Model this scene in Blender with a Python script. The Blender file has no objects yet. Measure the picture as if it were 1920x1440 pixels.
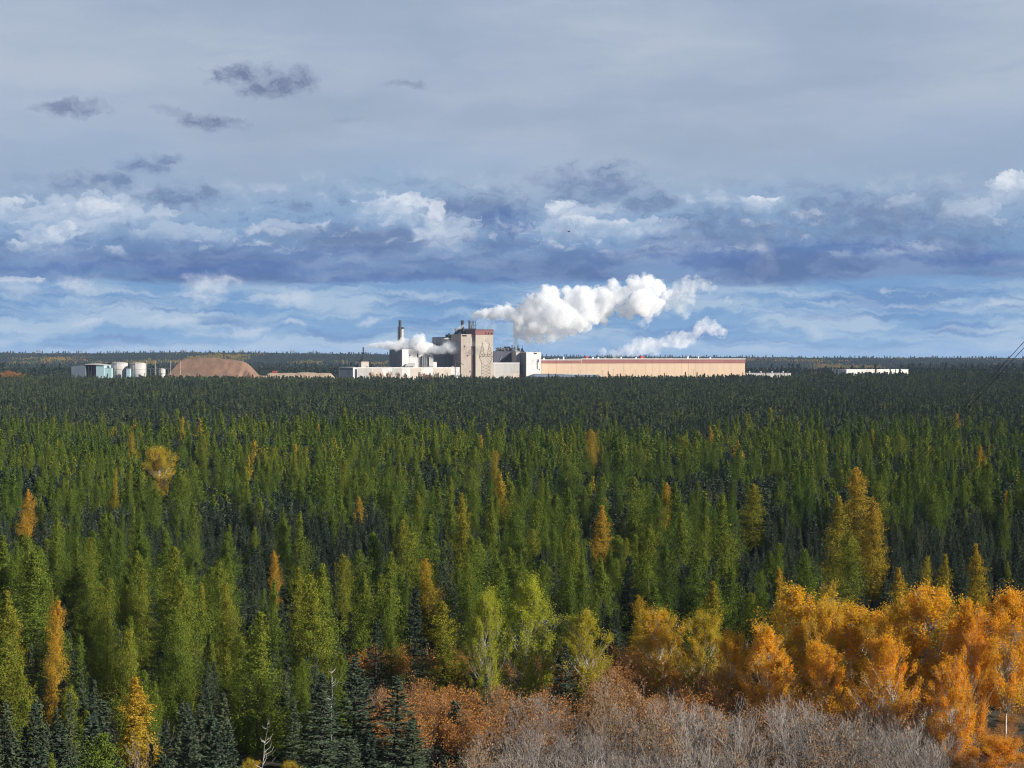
import bpy, math, random
import numpy as np
from math import radians, sin, cos, tan, atan, pi, hypot
from mathutils import Vector, Matrix

sc = bpy.context.scene
COL = sc.collection

# ------------------------------------------------------------------ camera
F = 3739.0          # focal length in photo pixels (1920 wide)
HZ = 672.0          # photo row of the true horizon
CZ = 40.0           # camera height in metres
cam_d = bpy.data.cameras.new('camera')
cam_d.sensor_width = 36.0
cam_d.lens = F / 1920.0 * 36.0
cam_d.shift_y = -(720.0 - HZ) / 1920.0
cam_d.clip_start = 1.0
cam_d.clip_end = 60000.0
cam = bpy.data.objects.new('camera', cam_d)
cam.location = (0, 0, CZ)
cam.rotation_euler = (pi / 2, 0, 0)
COL.objects.link(cam)
sc.camera = cam

# ------------------------------------------------------------------ render settings
sc.view_settings.view_transform = 'Standard'
sc.view_settings.look = 'None'
sc.view_settings.exposure = 0.65
sc.view_settings.gamma = 1.0
sc.view_settings.use_curve_mapping = False
sc.render.engine = 'CYCLES'
cy = sc.cycles
cy.max_bounces = 20
cy.diffuse_bounces = 3
cy.glossy_bounces = 2
cy.transmission_bounces = 4
cy.volume_bounces = 20
cy.transparent_max_bounces = 8
cy.caustics_reflective = False
cy.caustics_refractive = False
cy.sample_clamp_indirect = 6.0
cy.use_denoising = True
cy.denoising_prefilter = 'NONE'
cy.filter_width = 1.15

# ------------------------------------------------------------------ sun
SUN_AZ = radians(66)      # measured from straight behind the camera towards the right
SUN_EL = radians(28)
sd = Vector((sin(SUN_AZ) * cos(SUN_EL), -cos(SUN_AZ) * cos(SUN_EL), sin(SUN_EL)))   # towards the sun
sun_l = bpy.data.lights.new('sun', 'SUN')
sun_l.energy = 5.0
sun_l.angle = radians(0.5)
sun_l.color = (1.0, 0.945, 0.86)
sun = bpy.data.objects.new('sun', sun_l)
sun.rotation_euler = sd.to_track_quat('Z', 'Y').to_euler()
COL.objects.link(sun)

# ------------------------------------------------------------------ node helpers
class NT:
    def __init__(s, tree):
        s.t = tree; s.n = tree.nodes; s.l = tree.links
    def put(s, sock, v):
        if v is None: return
        if isinstance(v, bpy.types.NodeSocket): s.l.new(v, sock)
        else:
            try: sock.default_value = v
            except Exception: sock.default_value = (v, v, v)
    def math(s, op, a, b=None, c=None, clamp=False):
        n = s.n.new('ShaderNodeMath'); n.operation = op; n.use_clamp = clamp
        for i, v in enumerate((a, b, c)): s.put(n.inputs[i], v)
        return n.outputs[0]
    def vm(s, op, a, b=None, c=None):
        n = s.n.new('ShaderNodeVectorMath'); n.operation = op
        for i, v in enumerate((a, b, c)): s.put(n.inputs[i], v)
        return n.outputs['Value'] if op in ('LENGTH', 'DOT_PRODUCT', 'DISTANCE') else n.outputs[0]
    def xyz(s, x, y, z=0.0):
        n = s.n.new('ShaderNodeCombineXYZ')
        for i, v in enumerate((x, y, z)): s.put(n.inputs[i], v)
        return n.outputs[0]
    def sep(s, v):
        n = s.n.new('ShaderNodeSeparateXYZ'); s.put(n.inputs[0], v); return n.outputs
    def noise(s, vec, scale, detail=4.0, rough=0.55, lac=2.0, dist=0.0, out=0, dim='3D'):
        n = s.n.new('ShaderNodeTexNoise'); n.noise_dimensions = dim
        s.put(n.inputs['Vector'], vec); n.inputs['Scale'].default_value = scale
        n.inputs['Detail'].default_value = detail; n.inputs['Roughness'].default_value = rough
        n.inputs['Lacunarity'].default_value = lac; n.inputs['Distortion'].default_value = dist
        return n.outputs[out]
    def rng(s, v, a, b, c=0.0, d=1.0, smooth=True):
        n = s.n.new('ShaderNodeMapRange'); n.interpolation_type = 'SMOOTHSTEP' if smooth else 'LINEAR'
        s.put(n.inputs[0], v)
        for i, q in enumerate((a, b, c, d)): s.put(n.inputs[i + 1], q)
        return n.outputs[0]
    def mix(s, f, a, b, mode='MIX'):
        n = s.n.new('ShaderNodeMix'); n.data_type = 'RGBA'; n.blend_type = mode
        s.put(n.inputs[0], f)
        for k, v in ((6, a), (7, b)):
            if isinstance(v, (tuple, list)) and len(v) == 3: v = (*v, 1.0)
            s.put(n.inputs[k], v)
        return n.outputs[2]
    def ramp(s, v, stops, interp='LINEAR'):
        n = s.n.new('ShaderNodeValToRGB'); s.put(n.inputs[0], v)
        e = n.color_ramp.elements; n.color_ramp.interpolation = interp
        while len(e) < len(stops): e.new(0.5)
        for el, (p, c) in zip(e, stops):
            el.position = p; el.color = (*c, 1.0)
        return n.outputs[0]
    def attr(s, name, typ='GEOMETRY'):
        n = s.n.new('ShaderNodeAttribute'); n.attribute_name = name; n.attribute_type = typ
        return n

def lin(r, g, b):
    """sRGB 0-255 to linear."""
    o = []
    for c in (r, g, b):
        c = c / 255.0
        o.append(c / 12.92 if c <= 0.04045 else ((c + 0.055) / 1.055) ** 2.4)
    return tuple(o)

# ------------------------------------------------------------------ world: sky with cloud layers, in angles (azimuth, elevation)
world = bpy.data.worlds.new('World')
sc.world = world
world.use_nodes = True
wt = NT(world.node_tree)
world.node_tree.nodes.clear()
def build_sky():
    T = wt
    out = T.n.new('ShaderNodeOutputWorld')
    bg = T.n.new('ShaderNodeBackground')
    T.l.new(bg.outputs[0], out.inputs[0])
    sky = T.n.new('ShaderNodeTexSky')
    sky.sky_type = 'NISHITA'; sky.sun_disc = False
    sky.sun_elevation = SUN_EL
    sky.sun_rotation = pi - SUN_AZ
    sky.altitude = 300.0; sky.air_density = 1.0; sky.dust_density = 0.4; sky.ozone_density = 2.0
    neb = T.vm('SCALE', sky.outputs[0]); neb.node.inputs['Scale'].default_value = 0.09
    tc = T.n.new('ShaderNodeTexCoord')
    d = tc.outputs['Generated']
    x, y, z = T.sep(T.vm('NORMALIZE', d))
    az = T.math('ARCTAN2', x, y)
    el = T.math('ARCSINE', z)
    U = T.math('MULTIPLY', az, F / 1000.0)       # thousandths of a photo pixel, measured as an angle
    V = T.math('MULTIPLY', el, F / 1000.0)
    P = T.xyz(U, V, 0.0)
    # soft warp
    wv = T.noise(P, 9.0, 4.0, 0.6, out=1)
    wv2 = T.noise(P, 34.0, 4.0, 0.65, out=1)
    Wp = T.vm('ADD', P, T.vm('MULTIPLY', T.vm('SUBTRACT', wv, (.5, .5, .5)), (.075, .05, 0)))
    Wf = T.vm('ADD', Wp, T.vm('MULTIPLY', T.vm('SUBTRACT', wv2, (.5, .5, .5)), (.034, .024, 0)))
    # clear air
    blue = T.ramp(T.rng(V, -0.02, 0.75, smooth=False), [
        (0.0, lin(128, 172, 208)), (0.06, lin(124, 166, 207)), (0.16, lin(112, 154, 200)), (0.27, lin(120, 157, 198)),
        (0.45, lin(148, 173, 202)), (0.6, lin(150, 172, 204)), (1.0, lin(138, 164, 203))])
    upper = T.rng(V, 0.6, 1.6)
    c = T.mix(upper, blue, neb)
    # high grey sheet
    n0 = T.noise(T.vm('MULTIPLY', Wp, (1.0, 2.2, 1)), 1.3, 4.0, 0.5)
    sheet = T.rng(T.math('ADD', V, T.math('MULTIPLY', T.math('SUBTRACT', n0, .5), .5)), 0.24, 0.46)
    sc2 = T.noise(T.vm('MULTIPLY', Wp, (0.8, 3.0, 1)), 1.6, 5.0, 0.5)
    sheetc = T.mix(T.rng(sc2, .34, .66), lin(154, 171, 194), lin(179, 190, 207))
    holes = T.rng(T.math('ADD', T.noise(T.vm('MULTIPLY', Wp, (.8, .8, 1)), 1.1, 4.0, .55), T.rng(V, .9, 1.9, .35, -.12)), .42, .60)
    c = T.mix(T.math('MULTIPLY', T.math('MULTIPLY', sheet, holes), 0.95), c, sheetc)
    # dusky lane low in the sheet, thin streaks
    n1 = T.noise(T.vm('MULTIPLY', Wp, (1.2, 9.0, 1)), 2.6, 5.0, 0.55)
    c = T.mix(T.math('MULTIPLY', T.rng(n1, .52, .68), T.math('MULTIPLY', T.rng(V, .2, .34), .35)), c, lin(158, 173, 199))
    # low thin white streaks
    n2 = T.noise(T.vm('MULTIPLY', Wf, (1.0, 6.5, 1)), 3.6, 6.0, 0.6)
    low = T.math('MULTIPLY', T.rng(V, 0.0, .02), T.rng(V, .17, .11))
    c = T.mix(T.math('MULTIPLY', T.rng(n2, .43, .60), T.math('MULTIPLY', low, .78)), c, lin(178, 198, 218))
    n2b = T.noise(T.vm('MULTIPLY', Wf, (1.0, 9.0, 1)), 3.4, 6.0, 0.6)
    c = T.mix(T.math('MULTIPLY', T.rng(n2b, .50, .38), T.math('MULTIPLY', low, .8)), c, lin(98, 137, 188))
    n5 = T.noise(T.vm('MULTIPLY', Wf, (1.0, 14.0, 1)), 2.2, 7.0, .62)
    c = T.mix(T.math('MULTIPLY', T.rng(n5, .52, .70), T.math('MULTIPLY', low, .55)), c, lin(190, 205, 222))
    # rows of cumulus: blue-grey body, broken by noise
    n3 = T.noise(T.vm('MULTIPLY', Wf, (1.0, 2.6, 1)), 4.2, 7.0, 0.58)
    env = T.math('MULTIPLY', T.rng(V, .150, .175), T.rng(T.math('ADD', V, T.math('MULTIPLY', T.math('SUBTRACT', n0, .5), .28)), .33, .19))
    thr = T.math('ADD', n3, T.math('MULTIPLY', T.math('SUBTRACT', env, 1.0), .35))
    body = T.rng(thr, .40, .56)
    n4 = T.noise(T.vm('MULTIPLY', Wf, (1.0, 4.0, 1)), 5.0, 6.0, 0.6)
    bodyc = T.mix(T.rng(n4, .38, .62), lin(104, 130, 174), lin(152, 170, 200))
    c = T.mix(T.math('MULTIPLY', body, .85), c, bodyc)
    # flat dark bases, one long row over the whole sky
    lower = T.math('ADD', V, T.math('MULTIPLY', T.math('SUBTRACT', n1, .5), .05))
    base = T.math('MULTIPLY', T.rng(lower, .136, .150), T.rng(lower, .255, .165))
    nb = T.noise(T.vm('MULTIPLY', Wf, (1.0, 7.0, 1)), 2.6, 5.0, 0.55)
    c = T.mix(T.math('MULTIPLY', base, T.rng(nb, .34, .56, .45, .95)), c, T.mix(T.rng(n4, .4, .62), lin(88, 114, 162), lin(122, 146, 186)))
    # billow relief: lit towards the sun (upper right), dusky away from it
    def bill(off):
        return T.noise(T.vm('MULTIPLY', T.vm('ADD', Wf, off), (1.0, 1.9, 1)), 8.5, 7.0, .6)
    rel = T.math('SUBTRACT', bill((0, 0, 0)), bill((.010, .016, 0)))
    env2 = T.math('MULTIPLY', T.rng(V, .175, .22), T.rng(T.math('ADD', V, T.math('MULTIPLY', T.math('SUBTRACT', n0, .5), .2)), .37, .25))
    c = T.mix(T.math('MULTIPLY', T.rng(rel, .02, .16), T.math('MULTIPLY', env2, .78)), c, lin(202, 212, 227))
    c = T.mix(T.math('MULTIPLY', T.rng(rel, -.02, -.16), T.math('MULTIPLY', env2, .7)), c, lin(96, 122, 166))
    fine = T.rng(T.noise(T.vm('MULTIPLY', Wf, (1.0, 1.8, 1)), 26.0, 5.0, .65), .34, .60, .42, 1.0)
    # named clouds: (photo x, photo y, half width, half height, strength)
    def blobs(col, lst, c, sft=.35, rough=1.0, crisp=False):
        big = T.noise(T.vm('MULTIPLY', Wf, (1.0, 1.5, 1)), 24.0, 8.0, 0.62)
        nn = T.math('MULTIPLY', T.math('SUBTRACT', big, .5), 2.6 * rough)
        m = None
        for (px, py, rx, ry, k) in lst:
            u = atan((px - 960) / F) * F / 1000.0
            v = atan((HZ - py) / F) * F / 1000.0
            q = T.vm('MULTIPLY', T.vm('SUBTRACT', Wf, (u, v, 0)), (1000.0 / rx, 1000.0 / ry, 0))
            r = T.math('ADD', T.vm('LENGTH', q), nn)
            if crisp:
                qy = T.sep(q)[1]
                so = T.rng(T.math('ADD', qy, T.math('MULTIPLY', nn, .25)), -.7, .5, 1.15, .16)
                f = T.rng(r, T.math('ADD', 1.0, T.math('MULTIPLY', so, .35)), T.math('SUBTRACT', 1.0, so), 0.0, k)
            else:
                f = T.rng(r, 1.0 + sft, 1.0 - sft * 1.6, 0.0, k)
            m = f if m is None else T.math('MAXIMUM', m, f)
        return T.mix(T.math('MULTIPLY', m, fine), c, col)
    # mid-grey cloud shoulders
    c = blobs(lin(108, 130, 168), [
        (900, 400, 105, 48, .8), (1110, 350, 95, 40, .75), (1215, 382, 60, 20, .8), (325, 374, 74, 20, .9), (384, 364, 30, 16, .8), (205, 345, 46, 20, .8), (265, 318, 42, 14, .85), (302, 300, 24, 12, .8),
        (690, 450, 130, 26, .7), (1380, 430, 120, 40, .75), (1640, 415, 190, 50, .75), (1560, 400, 60, 36, .6), (555, 388, 22, 10, .6),
        (1790, 440, 120, 36, .6), (560, 440, 110, 26, .5), (128, 352, 42, 16, .7), (1150, 322, 30, 18, .8), (1120, 345, 60, 22, .7)], c, .4)
    c = blobs(lin(80, 112, 172), [
        (950, 418, 60, 24, .6), (1570, 462, 120, 14, .7), (1800, 486, 130, 12, .7), (1340, 488, 110, 18, .6), (640, 474, 90, 14, .5),
        (90, 510, 200, 12, .6), (420, 505, 240, 14, .6), (780, 525, 220, 8, .6)], c, .4)
    # white heads
    c = blobs(lin(188, 202, 222), [
        (745, 392, 80, 32, .9), (835, 440, 60, 44, .75), (150, 412, 150, 40, .8), (95, 452, 60, 34, .75), (1075, 398, 60, 26, .8),
        (1165, 425, 130, 22, .75), (1050, 430, 60, 26, .6), (1428, 382, 55, 14, .8), (1880, 362, 50, 28, .8), (1825, 402, 50, 24, .7),
        (1700, 378, 30, 14, .6), (540, 425, 55, 12, .6), (340, 440, 110, 20, .55),
        (470, 620, 40, 10, .5), (1700, 378, 26, 10, .5)], c, .5, 1.0, True)
    c = blobs(lin(222, 228, 238), [
        (770, 376, 56, 20, .85), (826, 406, 22, 30, .7), (180, 396, 60, 14, .65), (25, 388, 28, 10, .6), (108, 440, 34, 20, .55), (1050, 388, 34, 12, .75),
        (1110, 412, 60, 9, .6), (1440, 374, 44, 7, .8), (1900, 346, 36, 20, .95), (30, 532, 60, 7, .5)], c, .45, 1.0, True)
    c = blobs(lin(206, 215, 228), [(145, 541, 50, 12, .75), (30, 545, 70, 14, .5), (385, 545, 42, 26, .9), (415, 528, 34, 9, .7), (550, 557, 50, 12, .7), (690, 601, 26, 6, .8), (172, 605, 36, 5, .7), (560, 609, 36, 6, .65), (1660, 545, 16, 4, .6), (340, 600, 50, 6, .5), (470, 622, 44, 8, .5), (1540, 625, 36, 12, .6), (1860, 572, 60, 8, .6)], c, .6, 1.2)
    # small dark scraps under the sheet
    c = blobs(lin(112, 126, 158), [
        (452, 146, 56, 19, .95), (515, 166, 66, 16, 1.0), (566, 152, 24, 14, .85), (140, 212, 54, 15, .8), (402, 229, 54, 13, .95), (432, 224, 20, 7, .6),
        (758, 156, 36, 8, .5), (325, 213, 26, 8, .35), (650, 224, 22, 6, .25)], c, .5, 1.25)
    T.l.new(c, bg.inputs[0])
    bg.inputs[1].default_value = 0.65
build_sky()
world.cycles.sampling_method = 'MANUAL'
world.cycles.sample_map_resolution = 512

# ------------------------------------------------------------------ general helpers
rs = np.random.RandomState(7)

def thing(name, label, cat, loc=(0, 0, 0), rotz=0.0, group=None):
    o = bpy.data.objects.new(name, None)
    o.empty_display_size = 1.0
    COL.objects.link(o)
    o.location = loc; o.rotation_euler = (0, 0, rotz)
    o['label'] = label; o['category'] = cat
    if group: o['group'] = group
    return o

def link(name, me, parent=None, **props):
    o = bpy.data.objects.new(name, me)
    COL.objects.link(o)
    if parent is not None: o.parent = parent
    for k, v in props.items(): o[k] = v
    return o

def np_mesh(name, verts, faces, mats, attrs=None, smooth=False, midx=None):
    """verts (n,3), faces (m,k) with constant k."""
    me = bpy.data.meshes.new(name)
    verts = np.asarray(verts, dtype=np.float32); faces = np.asarray(faces, dtype=np.int32)
    n, (m, k) = len(verts), faces.shape
    me.vertices.add(n); me.vertices.foreach_set('co', verts.ravel())
    me.loops.add(m * k); me.loops.foreach_set('vertex_index', faces.ravel())
    me.polygons.add(m)
    me.polygons.foreach_set('loop_start', np.arange(0, m * k, k, dtype=np.int32))
    try: me.polygons.foreach_set('loop_total', np.full(m, k, dtype=np.int32))
    except Exception: pass
    if not isinstance(mats, (list, tuple)): mats = [mats]
    for q in mats: me.materials.append(q)
    if midx is not None: me.polygons.foreach_set('material_index', np.asarray(midx, dtype=np.int32))
    me.polygons.foreach_set('use_smooth', np.full(m, smooth, dtype=bool))
    for an, av in (attrs or {}).items():
        a = me.attributes.new(an, 'FLOAT', 'POINT'); a.data.foreach_set('value', np.asarray(av, dtype=np.float32))
    me.update(calc_edges=True)
    me.validate()
    return me

class MB:
    """Collects boxes, bars, tubes and prisms; build() links them as ONE mesh object."""
    def __init__(s): s.v = []; s.f = []
    def add(s, vs, fs):
        b = len(s.v); s.v += [tuple(p) for p in vs]; s.f += [tuple(i + b for i in f) for f in fs]; return s
    def box(s, x0, y0, z0, x1, y1, z1):
        v = [(x, y, z) for z in (z0, z1) for y in (y0, y1) for x in (x0, x1)]
        return s.add(v, [(0, 2, 3, 1), (4, 5, 7, 6), (0, 1, 5, 4), (2, 6, 7, 3), (0, 4, 6, 2), (1, 3, 7, 5)])
    def prism(s, poly, y0, y1):
        """polygon in (x,z), counter-clockwise seen from -y, extruded along y."""
        n = len(poly)
        v = [(p[0], y0, p[1]) for p in poly] + [(p[0], y1, p[1]) for p in poly]
        f = [tuple(range(n)), tuple(range(2 * n - 1, n - 1, -1))]
        f += [(i + n, (i + 1) % n + n, (i + 1) % n, i)[::1] for i in range(n)]
        return s.add(v, f)
    def bar(s, a, b, r=0.1, r2=None, n=4):
        a = Vector(a); b = Vector(b); d = b - a
        if d.length < 1e-6: return s
        if r2 is None: r2 = r
        d.normalize(); up = Vector((0, 0, 1)) if abs(d.z) < .95 else Vector((1, 0, 0))
        e1 = d.cross(up).normalized(); e2 = d.cross(e1)
        v = []
        for (c, q) in ((a, r), (b, r2)):
            for i in range(n):
                t = 2 * pi * (i + .5) / n
                v.append(c + e1 * (cos(t) * q) + e2 * (sin(t) * q))
        f = [(i, (i + 1) % n, (i + 1) % n + n, i + n) for i in range(n)]
        f += [tuple(range(n - 1, -1, -1)), tuple(range(n, 2 * n))]
        return s.add(v, f)
    def tube(s, pts, r0, r1, n=5):
        for i in range(len(pts) - 1):
            k = len(pts) - 1
            s.bar(pts[i], pts[i + 1], r0 + (r1 - r0) * i / k, r0 + (r1 - r0) * (i + 1) / k, n)
        return s
    def lathe(s, prof, cx=0, cy=0, n=24):
        v = []; f = []
        for (r, z) in prof:
            for i in range(n):
                t = 2 * pi * i / n
                v.append((cx + cos(t) * r, cy + sin(t) * r, z))
        k = len(prof)
        for j in range(k - 1):
            for i in range(n):
                f.append((j * n + i, j * n + (i + 1) % n, (j + 1) * n + (i + 1) % n, (j + 1) * n + i))
        f.append(tuple(range(n - 1, -1, -1))); f.append(tuple((k - 1) * n + i for i in range(n)))
        return s.add(v, f)
    def mesh(s, name, mat, smooth=False):
        me = bpy.data.meshes.new(name); me.from_pydata([tuple(p) for p in s.v], [], s.f)
        me.materials.append(mat)
        if smooth: me.polygons.foreach_set('use_smooth', [True] * len(me.polygons))
        me.update(); return me
    def build(s, name, mat, parent=None, smooth=False, **props):
        return link(name, s.mesh(name, mat, smooth), parent, **props)

# ------------------------------------------------------------------ materials
MAT = {}
def new_mat(name):
    m = bpy.data.materials.new(name); m.use_nodes = True
    m.node_tree.nodes.clear()
    T = NT(m.node_tree)
    out = T.n.new('ShaderNodeOutputMaterial')
    MAT[name] = m
    return m, T, out

def surf(name, col, col2=None, scale=0.2, rough=0.8, streak=False, amount=1.0, metal=0.0, bump=0.0, stain=None, stain_scale=.08, stain_lo=.52, stain_hi=.66):
    """weathered surface: two colours mixed by noise, optional downward streaks, optional stains."""
    m, T, out = new_mat(name)
    b = T.n.new('ShaderNodeBsdfPrincipled')
    T.l.new(b.outputs[0], out.inputs[0])
    tc = T.n.new('ShaderNodeTexCoord'); P = tc.outputs['Object']
    if col2 is None: col2 = tuple(c * .75 for c in col)
    Q = T.vm('MULTIPLY', P, (1, 1, .12)) if streak else P
    n = T.noise(Q, scale, 5.0, .6)
    n2 = T.noise(P, scale * 6, 4.0, .6)
    f = T.math('MULTIPLY', T.rng(T.math('ADD', T.math('MULTIPLY', n, .7), T.math('MULTIPLY', n2, .3)), .35, .65), amount)
    c = T.mix(f, col, col2)
    if stain:
        c = T.mix(T.rng(T.noise(T.vm('MULTIPLY', P, (1, 1, .6)), stain_scale, 6.0, .65), stain_lo, stain_hi, 0, .8), c, stain)
    T.put(b.inputs['Base Color'], c)
    b.inputs['Roughness'].default_value = rough; b.inputs['Metallic'].default_value = metal
    b.inputs['Specular IOR Level'].default_value = .3
    if bump:
        bn = T.n.new('ShaderNodeBump'); bn.inputs['Strength'].default_value = bump; bn.inputs['Distance'].default_value = .3
        T.put(bn.inputs['Height'], n2); T.l.new(bn.outputs[0], b.inputs['Normal'])
    return m

def foliage(name, stops, tip=None, trans=.3, var=.5, hue=None, tipk=.0):
    m, T, out = new_mat(name)
    t = T.attr('tint', 'INSTANCER').outputs['Fac']
    lv = T.attr('leafvar').outputs['Fac']
    tp = T.attr('tipf').outputs['Fac']
    k = T.math('ADD', t, T.math('MULTIPLY', T.math('SUBTRACT', lv, .5), .22))
    if tipk: k = T.math('ADD', k, T.math('MULTIPLY', tp, tipk))
    c = T.ramp(k, stops)
    bri = T.rng(lv, 0, 1, 1 - var, 1 + var, smooth=False)
    n = T.n.new('ShaderNodeVectorMath'); n.operation = 'SCALE'
    T.l.new(c, n.inputs[0]); T.l.new(bri, n.inputs['Scale']); c = n.outputs[0]
    d = T.n.new('ShaderNodeBsdfDiffuse'); T.l.new(c, d.inputs[0]); d.inputs[1].default_value = .5
    tr = T.n.new('ShaderNodeBsdfTranslucent'); T.l.new(c, tr.inputs[0])
    mx = T.n.new('ShaderNodeMixShader'); mx.inputs[0].default_value = trans
    T.l.new(d.outputs[0], mx.inputs[1]); T.l.new(tr.outputs[0], mx.inputs[2])
    T.l.new(mx.outputs[0], out.inputs[0])
    return m
foliage('larch_leaf', [(0.0, (.066, .106, .021)), (.22, (.108, .148, .023)), (.45, (.20, .20, .025)), (.62, (.32, .235, .026)), (.8, (.44, .26, .030)), (1.0, (.50, .21, .035))], trans=.08, var=.32, tipk=.13)
foliage('spruce_leaf', [(0.0, (.040, .060, .043)), (.5, (.074, .100, .062)), (1.0, (.120, .142, .070))], trans=.08, var=.35)
foliage('aspen_leaf', [(0.0, (.36, .385, .036)), (.22, (.38, .355, .036)), (.42, (.50, .37, .03)), (.62, (.80, .44, .032)), (.82, (.68, .26, .022)), (1.0, (.50, .15, .025))], trans=.45, var=.22)
foliage('brush_leaf', [(0.0, (.26, .19, .11)), (.5, (.42, .20, .06)), (1.0, (.56, .26, .05))], trans=.3, var=.35)
surf('larch_bark', (.12, .085, .065), (.07, .05, .04), 2.0, .95)
surf('spruce_bark', (.10, .08, .07), (.06, .05, .045), 2.0, .95)
surf('aspen_bark', (.58, .54, .46), (.25, .22, .19), 1.2, .85, amount=.7)
surf('dark_bark', (.10, .075, .06), (.05, .04, .035), 1.5, .95)
def twig(name, c1, c2):
    m, T, out = new_mat(name)
    oi = T.n.new('ShaderNodeObjectInfo')
    b = T.n.new('ShaderNodeBsdfDiffuse'); T.put(b.inputs[0], T.mix(oi.outputs['Random'], c1, c2)); T.l.new(b.outputs[0], out.inputs[0])
twig('grey_twig', (.33, .295, .265), (.18, .148, .125))
twig('pale_twig', (.56, .53, .48), (.40, .365, .325))
twig('tan_twig', (.30, .22, .16), (.19, .13, .09))
surf('snag_wood', (.42, .40, .37), (.26, .24, .22), 1.5, .9)

# ------------------------------------------------------------------ terrain
def sstep(a, b, x):
    t = np.clip((np.asarray(x, dtype=float) - a) / (b - a), 0, 1)
    return t * t * (3 - 2 * t)

def vnoise(x, y, seed=0):
    """smooth value noise, numpy."""
    x = np.asarray(x, float); y = np.asarray(y, float)
    xi = np.floor(x).astype(np.int64); yi = np.floor(y).astype(np.int64)
    xf = x - xi; yf = y - yi
    def h(i, j):
        n = (i * 374761393 + j * 668265263 + seed * 1442695041) & 0xffffffff
        n = ((n ^ (n >> 13)) * 1274126177) & 0xffffffff
        n = n ^ (n >> 16)
        return (n & 0xffff) / 65535.0
    u = xf * xf * (3 - 2 * xf); v = yf * yf * (3 - 2 * yf)
    return (h(xi, yi) * (1 - u) + h(xi + 1, yi) * u) * (1 - v) + (h(xi, yi + 1) * (1 - u) + h(xi + 1, yi + 1) * u) * v

def fbm(x, y, seed=0, o=4):
    s = 0; a = .5; t = 0
    for i in range(o):
        s = s + a * vnoise(np.asarray(x) * 2 ** i, np.asarray(y) * 2 ** i, seed + i * 17); t += a; a *= .5
    return s / t

def gz(x, y):
    x = np.asarray(x, float); y = np.asarray(y, float)
    z = 11.0 * sstep(600, 2100, y) - 3.0 * sstep(2500, 3600, y)
    z = z + (fbm(x / 90, y / 90, 3, 2) - .5) * 1.6 * sstep(60, 300, y) * (1 - sstep(2000, 2300, y))
    ppx = 960 + F * x / np.maximum(y, 500.0)
    crest = np.interp(ppx, [-2000, 0, 500, 700, 1000, 1400, 1920, 4000], [46, 44, 41, 38, 30, 27, 23, 26])
    crest = crest + (fbm(x / 500, y / 2500, 9, 3) - .5) * 10
    z = z + (crest - 8) * sstep(5650, 6700, y)
    return z

def P2(px, d):
    """lateral position at depth d."""
    return (px - 960.0) / F * d
def top_depth(py, h):
    return (CZ - h) * F / (py - HZ)

surf('forest_floor', (.060, .050, .030), (.030, .032, .018), .06, 1.0)
def ground():
    ys = np.unique(np.concatenate([np.linspace(-400, 0, 8), np.linspace(0, 700, 50), np.linspace(700, 2600, 60), np.linspace(2600, 5600, 30), np.linspace(5600, 6900, 40), np.linspace(6900, 14000, 12), [26000.0]]))
    xs = np.unique(np.concatenate([np.linspace(-14000, -2600, 12), np.linspace(-2600, 2600, 150), np.linspace(2600, 14000, 12)]))
    X, Y = np.meshgrid(xs, ys)
    Z = gz(X, Y)
    v = np.stack([X.ravel(), Y.ravel(), Z.ravel()], 1)
    nx = len(xs); i, j = np.meshgrid(np.arange(nx - 1), np.arange(len(ys) - 1))
    a = (j * nx + i).ravel()
    f = np.stack([a, a + 1, a + nx + 1, a + nx], 1)
    o = link('ground', np_mesh('ground', v, f, MAT['forest_floor'], smooth=True))
    o['kind'] = 'structure'
ground()

# ------------------------------------------------------------------ plant meshes
def unit(a):
    return a / np.maximum(np.linalg.norm(a, axis=-1, keepdims=True), 1e-9)

def leaves(C, D, W, l, w):
    """diamond leaves: centre, long axis, width axis, half lengths."""
    n = len(C)
    D = unit(D); W = W - D * (W * D).sum(1, keepdims=True); W = unit(W)
    l = np.broadcast_to(np.asarray(l, float).reshape(-1, 1), (n, 1)); w = np.broadcast_to(np.asarray(w, float).reshape(-1, 1), (n, 1))
    V = np.empty((n, 4, 3))
    V[:, 0] = C - D * l; V[:, 1] = C + W * w + D * l * .1; V[:, 2] = C + D * l; V[:, 3] = C - W * w + D * l * .1
    return V.reshape(-1, 3), np.arange(n * 4).reshape(n, 4)

def crown_mesh(name, mat, C, D, W, l, w, tipf, rng):
    V, Fc = leaves(C, D, W, l, w)
    lv = np.repeat(rng.rand(len(C)), 4)
    return np_mesh(name, V, Fc, MAT[mat], {'leafvar': lv, 'tipf': np.repeat(tipf, 4)})

def trunk_mesh(name, mat, H, r0, r1=.02, lean=0.0, seed=0, n=6, k=5):
    rg = np.random.RandomState(seed)
    mb = MB(); pts = []
    for i in range(k + 1):
        t = i / k
        pts.append((lean * t * t * H + (rg.rand() - .5) * .08 * (0 < i), (rg.rand() - .5) * .08 * (0 < i), -0.6 + (H + .6) * t))
    mb.tube(pts, r0, r1, n)
    return mb.mesh(name, MAT[mat], True)

def facing(C, D, rg, H, rnd):
    """width axes that turn the sprays outwards and up, as needles spread towards the light."""
    N = np.stack([C[:, 0], C[:, 1], np.zeros(len(C))], 1); N = unit(N) * .8
    N[:, 2] += .45
    N = N + rg.randn(len(C), 3) * rnd
    return np.cross(D, N)

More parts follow.
